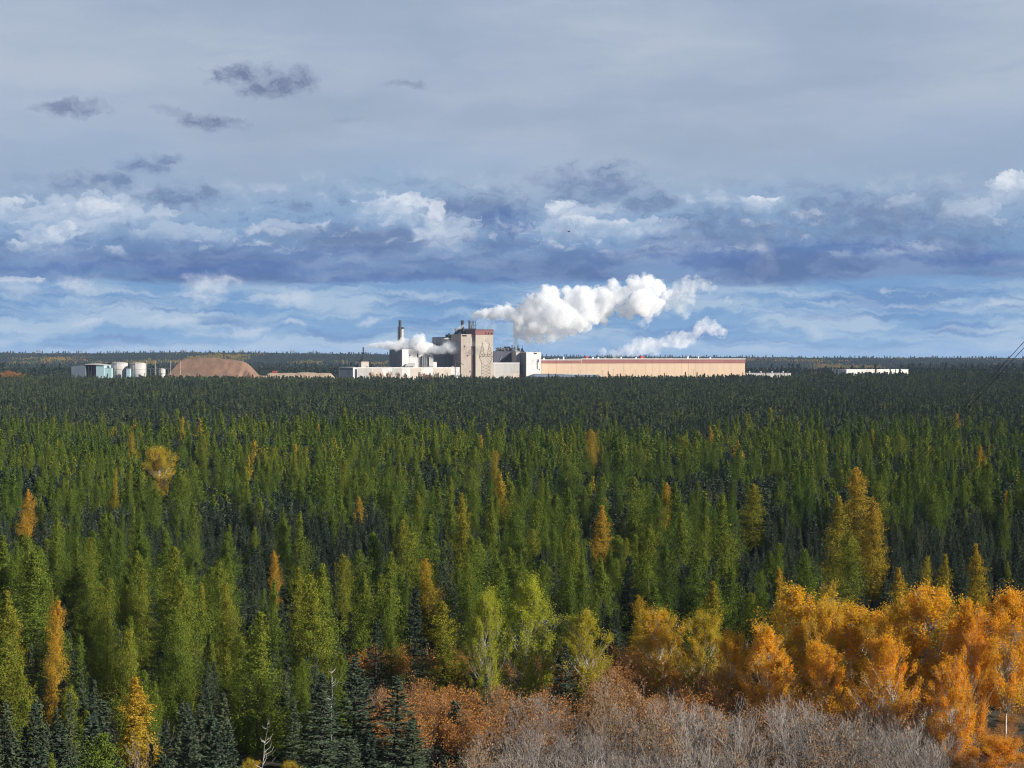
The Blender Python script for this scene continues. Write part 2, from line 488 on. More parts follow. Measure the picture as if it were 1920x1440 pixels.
def larch_crown(seed, H=13.0, R=2.2, nb=230, per=22, leaf=.26, full=0.75, z0=.06):
    rg = np.random.RandomState(seed)
    ph = rg.rand(6) * 6.28; am = .18 + .20 * rg.rand(6)
    Cs, Ds, Ts, = [], [], []
    k = 0
    t = rg.rand(nb) ** 1.15
    t.sort()
    az = np.cumsum(np.full(nb, 2.399963) + rg.randn(nb) * .35)
    for i in range(nb):
        ti = t[i]
        prof = (1 - ti) ** full * min(1.0, (ti + .30) / .42) * (1.10)
        lobe = 1 + am[0] * sin(az[i] + ph[0] + 5 * ti) + am[1] * sin(2 * az[i] + ph[1] + 9 * ti) + am[2] * sin(17 * ti + ph[2]) * .8
        L = max(.12, R * prof * lobe * rg.uniform(.52, 1.16))
        zb = H * (z0 + (1 - z0) * ti)
        ca, sa = cos(az[i]), sin(az[i])
        m = max(4, int(per * (.25 + .75 * L / R)))
        s = rg.uniform(.12, 1.03, m) ** .75
        rise = (.10 + .55 * ti) * L
        droop = .32 * L * (1 - ti)
        px = ca * L * s; py = sa * L * s
        pz = zb + rise * s - droop * s * s + .16 * L * s ** 3
        off = rg.randn(m, 3) * (.07 + .085 * L) * np.array([1, 1, .7])
        C = np.stack([px, py, pz], 1) + off
        D = np.stack([np.full(m, ca * .55), np.full(m, sa * .55), np.full(m, .6)], 1) + rg.randn(m, 3) * .55
        Cs.append(C); Ds.append(D); Ts.append(np.clip(.0 + ((C[:, 2] / H) - .55) * 1.6, 0, 1.0))
    # leader
    m = 26
    zz = H * (1 - .09 * rg.rand(m)); C = np.stack([rg.randn(m) * .06, rg.randn(m) * .06, zz + .1], 1)
    Cs.append(C); Ds.append(np.tile([0, 0, 1.0], (m, 1)) + rg.randn(m, 3) * .4); Ts.append(np.ones(m))
    C = np.concatenate(Cs); D = np.concatenate(Ds); Tt = np.concatenate(Ts)
    n = len(C)
    W = facing(C, D, rg, H, .20)
    return crown_mesh('crown', 'larch_leaf', C, D, W, leaf * rg.uniform(.6, 1.25, n) * .5, leaf * .27 * rg.uniform(.7, 1.3, n), Tt, rg)

def spruce_crown(seed, H=11.0, R=1.7, lay=.42, nbr=8, per=20, leaf=.32, z0=.06, club=0.0, wid=.22, face=False):
    rg = np.random.RandomState(seed)
    Cs, Ds, Ws, Ts = [], [], [], []
    z = H * z0; az = 0
    while z < H * .985:
        t = (z / H - z0) / (1 - z0)
        prof = (1 - t) ** .85 * min(1, (t + .25) / .4)
        if club: prof = max(prof, club * math.exp(-((t - .90) / .07) ** 2))
        nb = max(3, int(nbr * (.45 + .55 * prof) + rg.rand()))
        for b in range(nb):
            az += 2 * pi / nb + rg.randn() * .3
            L = max(.14, R * prof * rg.uniform(.62, 1.15))
            ca, sa = cos(az), sin(az)
            m = max(3, int(per * (.2 + .8 * L / R)))
            s = rg.uniform(.05, 1.0, m) ** .7
            zb = z + rg.randn() * lay * .22
            dr = (.42 - .75 * t) * L
            side = rg.randn(m) * .20 * L * (1.15 - s)
            px = ca * L * s - sa * side; py = sa * L * s + ca * side
            pz = zb - dr * s + .30 * L * s ** 3 - np.abs(side) * .25 + rg.randn(m) * .04
            Cs.append(np.stack([px, py, pz], 1))
            sg = np.sign(side)[:, None]
            D = np.array([ca, sa, -.15]) + sg * np.array([-sa, ca, -.1]) * rg.uniform(.2, .9, (m, 1)) + rg.randn(m, 3) * .22
            D[:, 2] += .35 * s
            Ds.append(D)
            Ws.append(np.cross(D, np.array([ca * .55, sa * .55, .8])) + rg.randn(m, 3) * .35)
            Ts.append(np.full(m, t))
        z += lay * (1 - .55 * t) * rg.uniform(.8, 1.2)
    m = 18
    Cs.append(np.stack([rg.randn(m) * .05, rg.randn(m) * .05, H * (1 - .07 * rg.rand(m)) + .05], 1))
    Ds.append(np.tile([0, 0, 1.0], (m, 1)) + rg.randn(m, 3) * .45); Ws.append(rg.randn(m, 3)); Ts.append(np.ones(m))
    C = np.concatenate(Cs); D = np.concatenate(Ds); W = np.concatenate(Ws); Tt = np.concatenate(Ts); n = len(C)
    if face: W = facing(C, D, rg, H, .25)
    return crown_mesh('crown', 'spruce_leaf', C, D, W, leaf * rg.uniform(.6, 1.25, n) * .5, leaf * wid * rg.uniform(.7, 1.3, n), Tt, rg)

def grow(rg, start, dirv, L, r, depth, segs, tips, spread=.55, up=.25, kids=(2, 4), shrink=.68, nseg=3):
    p = Vector(start); d = Vector(dirv).normalized(); r_end = r * .62
    nodes = []
    for i in range(nseg):
        d = (d + Vector((rg.randn() * .14, rg.randn() * .14, rg.randn() * .08 + up * .12))).normalized()
        q = p + d * (L / nseg)
        ra = r + (r_end - r) * i / nseg; rb = r + (r_end - r) * (i + 1) / nseg
        segs.append((tuple(p), tuple(q), ra, rb))
        p = q; nodes.append((p.copy(), d.copy(), rb))
    tips.append((tuple(p), tuple(d), depth))
    if depth <= 0: return
    nk = rg.randint(kids[0], kids[1] + 1)
    for k in range(nk):
        b = nodes[-1] if k == 0 else nodes[rg.randint(max(0, nseg - 2), nseg)]
        rv = Vector((rg.randn(), rg.randn(), rg.randn() * .6 + up)).normalized()
        nd = (b[1] + rv * spread * rg.uniform(.6, 1.3)).normalized()
        grow(rg, b[0], nd, L * shrink * rg.uniform(.75, 1.15), max(.006, b[2] * .7), depth - 1, segs, tips, spread, up, kids, shrink, nseg if depth > 2 else 2)

def segs_mesh(name, mat, segs, n=3, thick=None, thick_r=.022):
    """all twig segments as open 3-sided tubes."""
    S = np.array([[*a, *b, ra, rb] for a, b, ra, rb in segs])
    A, B, ra, rb = S[:, 0:3], S[:, 3:6], S[:, 6:7], S[:, 7:8]
    d = unit(B - A); up = np.where(np.abs(d[:, 2:3]) < .95, np.array([[0, 0, 1.0]]), np.array([[1.0, 0, 0]]))
    e1 = unit(np.cross(d, up)); e2 = np.cross(d, e1)
    m = len(S); V = np.empty((m, 2 * n, 3))
    for i in range(n):
        t = 2 * pi * i / n; o = e1 * cos(t) + e2 * sin(t)
        V[:, i] = A + o * ra; V[:, n + i] = B + o * rb
    base = (np.arange(m) * 2 * n)[:, None]
    Fc = np.concatenate([base + np.array([[i, (i + 1) % n, (i + 1) % n + n, i + n]]) for i in range(n)])
    if thick:
        mi = np.tile((ra[:, 0] > thick_r).astype(int), n)
        return np_mesh(name, V.reshape(-1, 3), Fc, [MAT[mat], MAT[thick]], smooth=True, midx=mi)
    return np_mesh(name, V.reshape(-1, 3), Fc, MAT[mat], smooth=True)

def aspen_meshes(seed, H=15.0, R=2.9, ncl=150, per=160, leaf=.17, bark='aspen_bark', mat='aspen_leaf', base=.14, size=.62):
    """trunk, ascending limbs and leaf clusters held at the limb ends; the outline is lobed and full of gaps."""
    rg = np.random.RandomState(seed); segs = []
    p = Vector((0, 0, -.5)); k = 9; trunk = []
    for i in range(k):
        q = Vector((rg.randn() * .07 * i, rg.randn() * .07 * i, H * .95 * (i + 1) / k))
        trunk.append((tuple(p), tuple(q), .14 * (1 - i / k * .88), .14 * (1 - (i + 1) / k * .88))); p = q
    def on_trunk(t):
        f = min(.999, max(0, t)) * k; j = int(f); return Vector(trunk[j][0]).lerp(Vector(trunk[j][1]), f - j)
    ph = rg.rand(4) * 6.28
    Cs, Ls, Lv, Ax = [], [], [], []
    for c in range(ncl):
        q = rg.rand() ** .85                                   # 0 crown base .. 1 top
        az = rg.rand() * 6.28
        prof = (math.sin(pi * min(1, .16 + .80 * q) ** 1.15)) ** .8
        lobe = 1 + .26 * sin(2 * az + ph[0] + 4 * q) + .20 * sin(3 * az + ph[1] - 7 * q) + .14 * sin(11 * q + ph[2])
        rr = R * prof * lobe * (rg.rand() ** .45)
        z = H * (base + (1.0 - base) * q) + rg.randn() * .25 + .12 * rr
        tip = Vector((cos(az) * rr, sin(az) * rr, z))
        s = on_trunk(min(.95, max(base * .8, (z / H) - .10 - .16 * rr / R)))
        tip += Vector((s.x, s.y, 0))
        mid = s.lerp(tip, .55) + Vector((rg.randn() * .1, rg.randn() * .1, -.10 * rr))
        w = .035 * (1.1 - q)
        segs.append((tuple(s), tuple(mid), w + .012, w * .6 + .010)); segs.append((tuple(mid), tuple(tip), w * .6 + .010, .009))
        for b in range(4):
            e2 = tip + Vector(rg.randn(3) * .35) + Vector((0, 0, .3)); segs.append((tuple(mid.lerp(tip, rg.uniform(.3, .9))), tuple(e2), .012, .008))
        n = int(per * rg.uniform(.35, 1.5)); sz = size * rg.uniform(.55, 1.25)
        out = Vector((cos(az) * .45, sin(az) * .45, 1)).normalized()
        L = rg.randn(n, 3) * sz * .42
        along = rg.randn(n, 1) * sz * .75
        Cs.append(np.array(tip) + L + along * np.array(out)); Lv.append(np.full(n, rg.rand()))
    C = np.concatenate(Cs); cl = np.concatenate(Lv); n = len(C)
    segs = [(a, b, max(ra, .010), max(rb, .008)) for a, b, ra, rb in segs]
    trunk_me = segs_mesh('trunk', bark, trunk, 7); branch_me = segs_mesh('branches', bark, segs, 3)
    D = rg.randn(n, 3) + np.array([0, 0, -.25]); W = facing(C, D, rg, H, .6)
    V, Fc = leaves(C, D, W, leaf * .5 * rg.uniform(.7, 1.2, n), leaf * .40 * rg.uniform(.7, 1.2, n))
    lv = np.clip(.55 * cl + .45 * rg.rand(n), 0, 1)
    crown_me = np_mesh('crown', V, Fc, MAT[mat], {'leafvar': np.repeat(lv, 4), 'tipf': np.repeat(np.clip(C[:, 2] / H, 0, 1), 4)})
    return trunk_me, branch_me, crown_me

def shrub_meshes(seed, H=6.0, stems=7, mat='grey_twig', nleaf=0, leaf=.16, width=1.0, depth=4, thick=1.0, pale=None):
    rg = np.random.RandomState(seed); segs = []; tips = []
    for i in range(stems):
        az = i * 2.4 + rg.rand(); tilt = rg.uniform(.10, .62) * width
        grow(rg, (cos(az) * .3, sin(az) * .3, -.3), (cos(az) * tilt, sin(az) * tilt, 1), H * .36 * rg.uniform(.75, 1.1), .05 * thick, depth, segs, tips, .5, .5, (2, 4), .64, 3)
    segs = [(a, b, max(ra, .011 * thick), max(rb, .010 * thick)) for a, b, ra, rb in segs]
    br = segs_mesh('stems', mat, segs, 3, pale)
    cr = None
    if nleaf:
        tp = np.array([x[0] for x in tips if x[2] <= 1]); n = len(tp); idx = rg.randint(0, n, nleaf)
        C = tp[idx] + rg.randn(nleaf, 3) * .2
        V, Fc = leaves(C, rg.randn(nleaf, 3), rg.randn(nleaf, 3), leaf * .5 * rg.uniform(.6, 1.2, nleaf), leaf * .36 * rg.uniform(.6, 1.2, nleaf))
        cr = np_mesh('leaves', V, Fc, MAT['brush_leaf'], {'leafvar': np.repeat(rg.rand(nleaf), 4), 'tipf': np.repeat(C[:, 2] / H, 4)})
    return br, cr

# detailed meshes for trees that are objects of their own (nominal heights)
LARCH_H, SPRUCE_H, ASPEN_H, SHRUB_H = 13.0, 11.0, 15.0, 6.0
larch_near = [larch_crown(100 + i, LARCH_H, r, 400, 84, .145, fu) for i, (r, fu) in enumerate([(2.2, .66), (2.5, .55), (1.9, .8), (2.7, .6), (2.1, .9), (2.4, .7)])]
larch_trunks = [trunk_mesh('trunk', 'larch_bark', LARCH_H * .97, .17, .02, 0, s) for s in (1, 2)]
spruce_near = [spruce_crown(200 + i, SPRUCE_H, r, ly, nb, 52, .22, club=cl) for i, (r, ly, nb, cl) in enumerate([(1.7, .42, 9, 0), (1.9, .46, 9, 0), (1.5, .38, 8, .22), (2.1, .46, 10, 0), (1.35, .36, 8, .28)])]
spruce_trunks = [trunk_mesh('trunk', 'spruce_bark', SPRUCE_H * .97, .14, .02, 0, s) for s in (3, 4)]

# ================================================================== THE MILL
TH = radians(20.0)
D0 = 2200.0
cT, sT = cos(TH), sin(TH)
ZG = 10.5                                   # ground level at the mill

def mu(px, v):
    """mill coordinate u along the front wall line v that is seen at photo column px."""
    tx = (px - 960.0) / F
    return (tx * (D0 + v * cT) + v * sT) / (cT - tx * sT)
def mdepth(u, v): return D0 + u * sT + v * cT
def mz(py, u, v): return CZ + (HZ - py) * mdepth(u, v) / F
def mworld(u, v, z): return (u * cT - v * sT, D0 + u * sT + v * cT, z)

surf('mill_white', (.70, .68, .645), (.56, .54, .50), .05, .8, streak=True, stain=(.42, .38, .33))
surf('mill_cream', (.58, .50, .41), (.49, .42, .35), .05, .8, streak=True, stain=(.40, .32, .26))
surf('mill_tan', (.50, .43, .35), (.41, .345, .28), .06, .85, streak=True, stain=(.33, .27, .22), stain_scale=.09, stain_lo=.56)
surf('mill_rust', (.45, .385, .325), (.38, .29, .235), .06, .85, streak=True, stain=(.27, .21, .17), stain_scale=.12, stain_lo=.53)
surf('mill_grey', (.21, .205, .21), (.16, .16, .17), .06, .8, streak=True)
surf('mill_pale_grey', (.47, .45, .42), (.38, .36, .34), .06, .8, streak=True, stain=(.30, .27, .24))
surf('mill_dark', (.045, .045, .06), (.03, .03, .04), .08, .8, streak=True)
surf('mill_navy', (.075, .085, .115), (.05, .055, .075), .08, .7, streak=True)
surf('mill_beige', (.57, .42, .285), (.51, .375, .26), .03, .85, streak=True, stain=(.52, .38, .27), stain_scale=.04)
surf('mill_mauve', (.29, .115, .10), (.24, .10, .088), .05, .8, streak=True)
surf('mill_maroon', (.20, .105, .095), (.15, .08, .075), .05, .8)
surf('trim_white', (.78, .77, .74), (.66, .64, .62), .2, .7)
surf('roof_tar', (.10, .10, .105), (.07, .07, .075), .06, .95)
surf('window_dark', (.02, .022, .028), (.012, .013, .018), .5, .25)
surf('steel_grey', (.24, .24, .25), (.16, .15, .15), .4, .55, metal=.3)
surf('steel_dark', (.05, .05, .055), (.03, .03, .034), .4, .6)
surf('red_box', (.38, .07, .055), (.28, .05, .04), .3, .7)
surf('shed_blue', (.13, .155, .19), (.10, .12, .15), .08, .6)
surf('aqua_steel', (.36, .50, .52), (.30, .43, .46), .06, .6, streak=True)
surf('tank_grey', (.52, .50, .47), (.38, .36, .34), .08, .7, streak=True)
surf('wood_pole', (.15, .12, .095), (.09, .07, .06), .5, .9)
surf('pale_pole', (.50, .48, .45), (.38, .36, .33), .5, .9)
surf('chip_brown', (.205, .125, .085), (.155, .092, .062), .09, 1.0, bump=.6, stain=(.27, .16, .10), stain_scale=.05)
surf('sand', (.36, .27, .19), (.27, .20, .14), .05, 1.0)
surf('mud_water', (.12, .125, .12), (.10, .105, .105), .004, .5)

def mill_block(name, label, pxl, pxr, ytop, v, depth, mat, roof=True, group=None, base=ZG, parapet=.8, roof_mat='roof_tar', cat='building'):
    """a flat-roofed block: an Empty at its base with wall, roof and parapet; returns thing and its size (local frame, front at y=0)."""
    u0, u1 = mu(pxl, v), mu(pxr, v)
    zt = mz(ytop, (u0 + u1) / 2, v)
    t = thing(name, label, cat, mworld(u0, v, base), TH, group)
    W = u1 - u0; Hh = zt - base
    MB().box(0, 0, 0, W, depth, Hh - parapet).build('wall', MAT[mat], t)
    if roof:
        p = .45
        m = MB()
        m.box(-.12, -.12, Hh - parapet + .003, W + .12, p, Hh); m.box(-.12, depth - p, Hh - parapet + .003, W + .12, depth + .12, Hh)
        m.box(-.12, p, Hh - parapet + .003, p, depth - p, Hh); m.box(W - p, p, Hh - parapet + .003, W + .12, depth - p, Hh)
        m.build('parapet', MAT[mat if roof is True else roof], t)
        MB().box(p, p, Hh - parapet + .003, W - p, depth - p, Hh - parapet + .12).build('roof', MAT[roof_mat], t)
    return t, W, Hh, u0, v

def face(u0, v, base, px0, py0, px1, py1, vv=None):
    """rectangle on the front wall seen between two photo points, as local x0,z0,x1,z1."""
    vv = v if vv is None else vv
    a, b = mu(px0, vv), mu(px1, vv)
    z1, z0 = mz(py0, (a + b) / 2, vv), mz(py1, (a + b) / 2, vv)
    return a - u0, z0 - base, b - u0, z1 - base

def opening(t, u0, v, rect, mat='window_dark', name='window', base=ZG, proud=.03):
    x0, z0, x1, z1 = face(u0, v, base, *rect)
    f = MB()
    fw = .18
    f.box(x0 - fw, -.12, z0 - fw, x1 + fw, -.002, z0); f.box(x0 - fw, -.12, z1, x1 + fw, -.002, z1 + fw)
    f.box(x0 - fw, -.12, z0, x0, -.002, z1); f.box(x1, -.12, z0, x1 + fw, -.002, z1)
    fr = f.build(name, MAT['steel_grey'], t)
    MB().box(x0, -.06, z0, x1, -.003, z1).build('pane', MAT[mat], fr)

def panel_lines(t, W, Hh, nx, nz, name='panel_seam', mat='mill_pale_grey'):
    """thin proud cladding seams on the front wall."""
    m = MB()
    for i in range(1, nx): x = W * i / nx; m.box(x - .07, -.05, 0, x + .07, -.002, Hh - .9)
    for j in range(1, nz): z = (Hh - .9) * j / nz; m.box(0, -.065, z - .06, W, -.052, z + .06)
    m.build(name, MAT[mat], t, kind='stuff')

# --- long low hall in front, its left end wall greyed for shade
t, W, Hh, u0, v = mill_block('mill_hall', 'long low off-white mill hall with grey panels along the treeline, left end of the mill', 662, 866, 688.5, -14, 58, 'mill_white')
for (a, b, mt) in [(671, 697, 'mill_pale_grey'), (736, 754, 'mill_pale_grey'), (770, 790, 'mill_cream'), (700, 716, 'mill_cream'), (812, 846, 'mill_cream')]:
    x0, z0, x1, z1 = face(u0, v, ZG, a, 690.5, b, 712)
    MB().box(x0, -.14, 0.2, x1, -.002, z1).build('wall_panel', MAT[mt], t)
x0, z0, x1, z1 = face(u0, v, ZG, 666, 692, 669.5, 712)
MB().box(x0, -.5, .2, x1, -.15, z1).build('downpipe', MAT['steel_dark'], t)
MB().box(-.16, 3, Hh - 3.2, -.002, 54, Hh - .9).build('end_shade_band', MAT['mill_grey'], t)  # darker grey paints shade onto the end wall turned from the sun
MB().box(-.10, 3, .2, -.002, 54, Hh - 3.3).build('end_shade_panel', MAT['mill_pale_grey'], t)  # pale grey sheet, shade coloured over the off-white end wall
m = MB()
for i in range(26):
    x = rs.uniform(8, W - 6); h = rs.uniform(.6, 2.0)
    m.box(x, 4, Hh - .68, x + rs.uniform(.6, 2.2), 6, Hh - .68 + h)
m.build('roof_vent', MAT['steel_grey'], t, kind='stuff')

# --- lime-kiln end house with a stack at the far left
t, W, Hh, u0, v = mill_block('stack_house', 'small cream stack house on the left end of the low hall', 677.5, 691.5, 678, -6, 12, 'mill_cream', base=ZG)
m = MB(); m.add([(-.2, -.2, Hh), (W + .2, -.2, Hh), (W + .2, 12.2, Hh), (-.2, 12.2, Hh), (W * .35, 5, Hh + 3), (W * .6, 5, Hh + 3), (W * .6, 7.5, Hh + 3), (W * .35, 7.5, Hh + 3)],
      [(0, 1, 5, 4), (1, 2, 6, 5), (2, 3, 7, 6), (3, 0, 4, 7), (4, 5, 6, 7)]); m.build('hipped_roof', MAT['steel_dark'], t)
ds = thing('slim_stack', 'slim dark stack at the far left of the mill, steam starting at its tip', 'chimney', (mworld(mu(681.2, -1), -1, ZG + Hh + 1.4)))
zt = mz(651, mu(681.2, -1), -1) - (ZG + Hh + 1.4)
MB().bar((0, 0, -4), (0, 0, zt), 1.0, .75, 12).build('flue', MAT['steel_dark'], ds, True)
MB().lathe([(1.2, zt * .52), (2.4, zt * .55), (2.4, zt * .6), (1.0, zt * .6)], n=14).build('platform', MAT['steel_dark'], ds)
m = MB()
for a in range(3): m.bar((cos(a * 2.1 + .4) * 3.2, sin(a * 2.1 + .4) * 3.2, 0), (0, 0, zt * .55), .28, .2)
m.build('brace', MAT['steel_dark'], ds)
# sloping dark conveyor house behind it
cv = thing('conveyor_gallery', 'dark sloping conveyor gallery rising to the stack house at the left', 'conveyor', mworld(mu(664, 8), 8, ZG), TH)
L = mu(679, 8) - mu(664, 8)
za, zb = mz(690, mu(664, 8), 8) - ZG, mz(678, mu(679, 8), 8) - ZG
MB().prism([(0, za - 2.4), (L, zb - 2.4), (L, zb + .6), (0, za + .6)], 0, 3.2).build('gallery', MAT['steel_dark'], cv)
m = MB()
for q in (.15, .5, .85): m.box(L * q - .2, 1, 0, L * q + .2, 1.5, za + (zb - za) * q - 2.4)
m.build('trestle', MAT['steel_grey'], cv)

# --- tall white block, its left side coloured dark for shade
t, W, Hh, u0, v = mill_block('white_tower_block', 'tall bright white cladding block with a left side greyed as shade, behind the low hall', 754, 796.5, 654.5, 8, 48, 'mill_white')
MB().box(-.2, 0, .2, -.002, 48, Hh - 1).build('side_shade_sheet', MAT['mill_grey'], t)  # grey sheet paints the shade of the side facing away from the sun
opening(t, u0, v, (767.3, 665.2, 769.2, 667.4)); opening(t, u0, v, (782.5, 658, 784.2, 670))
x0, z0, x1, z1 = face(u0, v, ZG, 758, 680, 776, 687)
MB().prism([(x0, z0), (x1, z0), (x1, z1 - .5), (x1 - 4, z1), (x0 + 1, z1 - 1.5)], -4, -.1).build('annex', MAT['mill_pale_grey'], t)
panel_lines(t, W, Hh, 6, 3)
m = MB()
for q in (.1, .42, .6, .9): m.box(W * q, 10, Hh - .7, W * q + 2, 13, Hh + 1.6)
m.build('roof_vent', MAT['steel_grey'], t, kind='stuff')
# --- upper white house behind
t, W, Hh, u0, v = mill_block('upper_white_house', 'white rooftop house half hidden in the low steam, with a thin mast', 782, 812, 643.5, 34, 30, 'mill_white')
panel_lines(t, W, Hh, 4, 4)
MB().box(W + .1, 4, Hh - 3.4, W + 7, 20, Hh - .3).build('lean_to', MAT['mill_grey'], t)
MB().bar((W + 6.8, 6, Hh - .3), (W + 6.8, 6, Hh + 4), .16).build('mast', MAT['steel_dark'], t)
MB().box(-14, 8, Hh - 2.2, -.2, 20, Hh + .6).build('penthouse', MAT['mill_dark'], t)

# --- twin stack group behind the white block
px0 = 750; vv = 60
st = thing('tall_stack', 'tallest dark chimney with a paler flue and a lattice frame beside it', 'chimney', mworld(mu(px0, vv), vv, ZG), TH)
k = mdepth(mu(px0, vv), vv) / F
zt = mz(600.5, mu(px0, vv), vv) - ZG; z2 = mz(614, mu(px0, vv), vv) - ZG
MB().bar((0, 0, 0), (0, 0, zt), 1.75, 1.55, 18).build('flue', MAT['steel_dark'], st, True)
MB().bar((k * 4.4, 1.0, 0), (k * 4.4, 1.0, z2), 1.75, 1.7, 18).build('pale_flue', MAT['mill_pale_grey'], st, True)
MB().lathe([(1.8, z2 - 1.2), (2.7, z2 - 1), (2.7, z2 + .2), (1.6, z2 + .2)], k * 4.4, 1.0, 16).build('platform', MAT['steel_dark'], st)
m = MB()
for xx in (-5.2 * k, -2.6 * k):
    m.bar((xx, .8, 0), (xx, .8, z2 + .5), .22)
for i in range(16):
    za, zb = z2 * i / 16, z2 * (i + 1) / 16
    m.bar((-5.2 * k, .8, za), (-2.6 * k, .8, zb), .12); m.bar((-2.6 * k, .8, za), (-5.2 * k, .8, zb), .12)
m.bar((-5.2 * k, .8, z2 + .3), (k * 8, 1, z2 + .3), .3)
m.build('lattice_frame', MAT['steel_grey'], st)
MB().bar((k * 7.2, 1, 0), (k * 7.2, 1, z2 + .6), .3).build('ladder_post', MAT['steel_dark'], st)

# --- grey-clad block between the white block and the tower
t, W, Hh, u0, v = mill_block('grey_clad_block', 'mid grey clad block under the drifting steam, left of the rust-stained tower', 812, 866, 659, 12, 40, 'mill_grey')
panel_lines(t, W, Hh, 7, 3, mat='mill_navy')
si = thing('vent_tower', 'pale grey stepped vent tower in front of the grey clad block', 'silo', mworld(mu(807, 4), 4, ZG), TH)
k = mdepth(mu(807, 4), 4) / F
z0 = mz(664, mu(807, 4), 4) - ZG
MB().box(-1.5, 0, 0, 3.5, 5, z0 - 3.2).build('shaft', MAT['tank_grey'], si)
MB().lathe([(2.6, z0 - 3.19), (2.6, z0 - .9), (1.6, z0), (.2, z0 + .2)], 1, 2.5, 16).build('cowl', MAT['tank_grey'], si)
MB().box(3.7, .5, 0, 7.5, 5, z0 - 8.5).build('side_duct', MAT['mill_white'], si)
MB().box(-9, 1.5, 0, -1.7, 6, z0 - 2.0).build('frame_core', MAT['mill_grey'], si)
m = MB()
for i in range(4): m.bar((-9 + 2.4 * i, .8, 0), (-9 + 2.4 * i, .8, z0 - .6), .18)
for j in range(6): m.bar((-9.2, .8, 10 + j * (z0 - 11) / 5), (-1.8, .8, 10 + j * (z0 - 11) / 5), .14)
m.build('lattice', MAT['steel_grey'], si)

# --- boiler house group
t, W, Hh, u0, v = mill_block('boiler_house', 'grey concrete boiler house wing with a dark roof edge left of the stained tower', 833.2, 866, 632, 26, 44, 'mill_pale_grey', roof='steel_dark')
panel_lines(t, W, Hh, 4, 5, mat='mill_grey')
MB().box(6, 3, Hh - .6, 7.6, 5, Hh + 4.2).build('vent_pipe', MAT['steel_dark'], t)
MB().box(9, 6, Hh - .6, W - .5, 24, Hh + 3.0).build('roof_house', MAT['mill_dark'], t)
t, W, Hh, u0, v = mill_block('dark_penthouse', 'near-black penthouse block between the two towers under the twin stacks', 868.5, 893, 616, 14, 30, 'mill_dark')
MB().prism([(-7, Hh - 14), (0, Hh - 14), (0, Hh - 2), (-7, Hh - 7)], 2, 18).build('sloped_duct', MAT['mill_dark'], t)
def dark_stack(pxa, pxb, ytop, label, ybase=617, vv=20):
    c = (pxa + pxb) / 2; u = mu(c, vv); k = mdepth(u, vv) / F
    z0 = mz(ybase, u, vv); z1 = mz(ytop, u, vv); r = (pxb - pxa) / 2 * k
    s = thing('dark_stack', label, 'chimney', mworld(u, vv, z0 - 6), TH, 'dark stacks on the mill penthouse')
    MB().bar((0, 0, 0), (0, 0, z1 - z0 + 6), r, r * .95, 18).build('flue', MAT['steel_dark'], s, True)
    MB().lathe([(r * 1.0, z1 - z0 + 5.0), (r * 1.14, z1 - z0 + 5.1), (r * 1.14, z1 - z0 + 6.1), (r * .7, z1 - z0 + 6.1)], n=18).build('rim', MAT['mill_navy'], s)
dark_stack(864.3, 870.4, 601, 'broad dark stack over the mill, left of the pair on the penthouse')
dark_stack(878.3, 881.6, 601, 'narrow dark stack beside the pipe frame on the mill penthouse')
pf = thing('steel_tower_frame', 'open steel pipe frame with a pale panel beside the narrow dark stack', 'steel frame', mworld(mu(884, 20), 20, mz(618, mu(884, 20), 20)), TH)
m = MB(); k = D0 / F
for xx in (-1.5, 1.5, 4.2, 8): m.bar((xx * k, 0, -4), (xx * k, 0, 16.5 * k), .26)
for zz in (3, 8, 13, 16): m.bar((-1.5 * k, 0, zz * k), (8 * k, 0, zz * k), .22)
m.bar((-1.5 * k, 0, 0), (4 * k, 0, 16 * k), .15); m.bar((8 * k, 0, 0), (3 * k, 0, 16 * k), .15)
m.build('frame', MAT['steel_dark'], pf)
MB().box(-1.0 * k, .4, 2 * k, 1.2 * k, .8, 15 * k).build('pale_panel', MAT['mill_pale_grey'], pf)

t, W, Hh, u0, v = mill_block('stained_tower', 'rust-stained tan concrete tower left of the taller brown-banded tower', 864.3, 890.3, 626.5, -15, 34, 'mill_rust')
opening(t, u0, v, (866.5, 628.4, 874.8, 630.6)); opening(t, u0, v, (875.5, 666, 877.3, 668)); opening(t, u0, v, (880.5, 695, 882, 698)); opening(t, u0, v, (870.6, 648, 872, 651))
m = MB(); m.box(-.05, -.1, Hh * .42, W * .72, -.004, Hh * .43); m.build('ledge', MAT['mill_tan'], t)
x0, z0, x1, z1 = face(u0, v, ZG, 884.2, 649, 889.6, 712)
MB().box(x0, -.3, 0, x1, -.003, z1).build('dark_shaft', MAT['mill_maroon'], t)
panel_lines(t, W, Hh, 5, 4, mat='mill_tan')
t, W, Hh, u0, v = mill_block('banded_tower', 'tallest tan tower with a brown-red top band and three small dark windows', 891.8, 924.5, 617.3, -18, 44, 'mill_tan', roof='mill_maroon')
MB().box(-.35, -.35, Hh - 5.9, W + .35, 43, Hh - .82).build('top_band', MAT['mill_mauve'], t)
MB().box(-.55, -.5, Hh - 2.0, W + .55, -.352, Hh - .83).build('band_cap', MAT['mill_maroon'], t)
for a in (909.3, 914.8, 920.8):
    x0, z0, x1, z1 = face(u0, v, ZG, a, 623.4, a + 2.3, 626.3)
    fr = MB().box(x0 - .2, -.5, z0 - .2, x1 + .2, -.36, z0 - .01).build('window', MAT['steel_grey'], t)
    MB().box(x0, -.46, z0, x1, -.36, z1).build('pane', MAT['window_dark'], fr)
panel_lines(t, W, Hh - 5, 4, 6, mat='mill_cream')
MB().box(W * .2, -.12, Hh * .45, W * .98, -.07, Hh * .46).build('ledge', MAT['mill_pale_grey'], t)
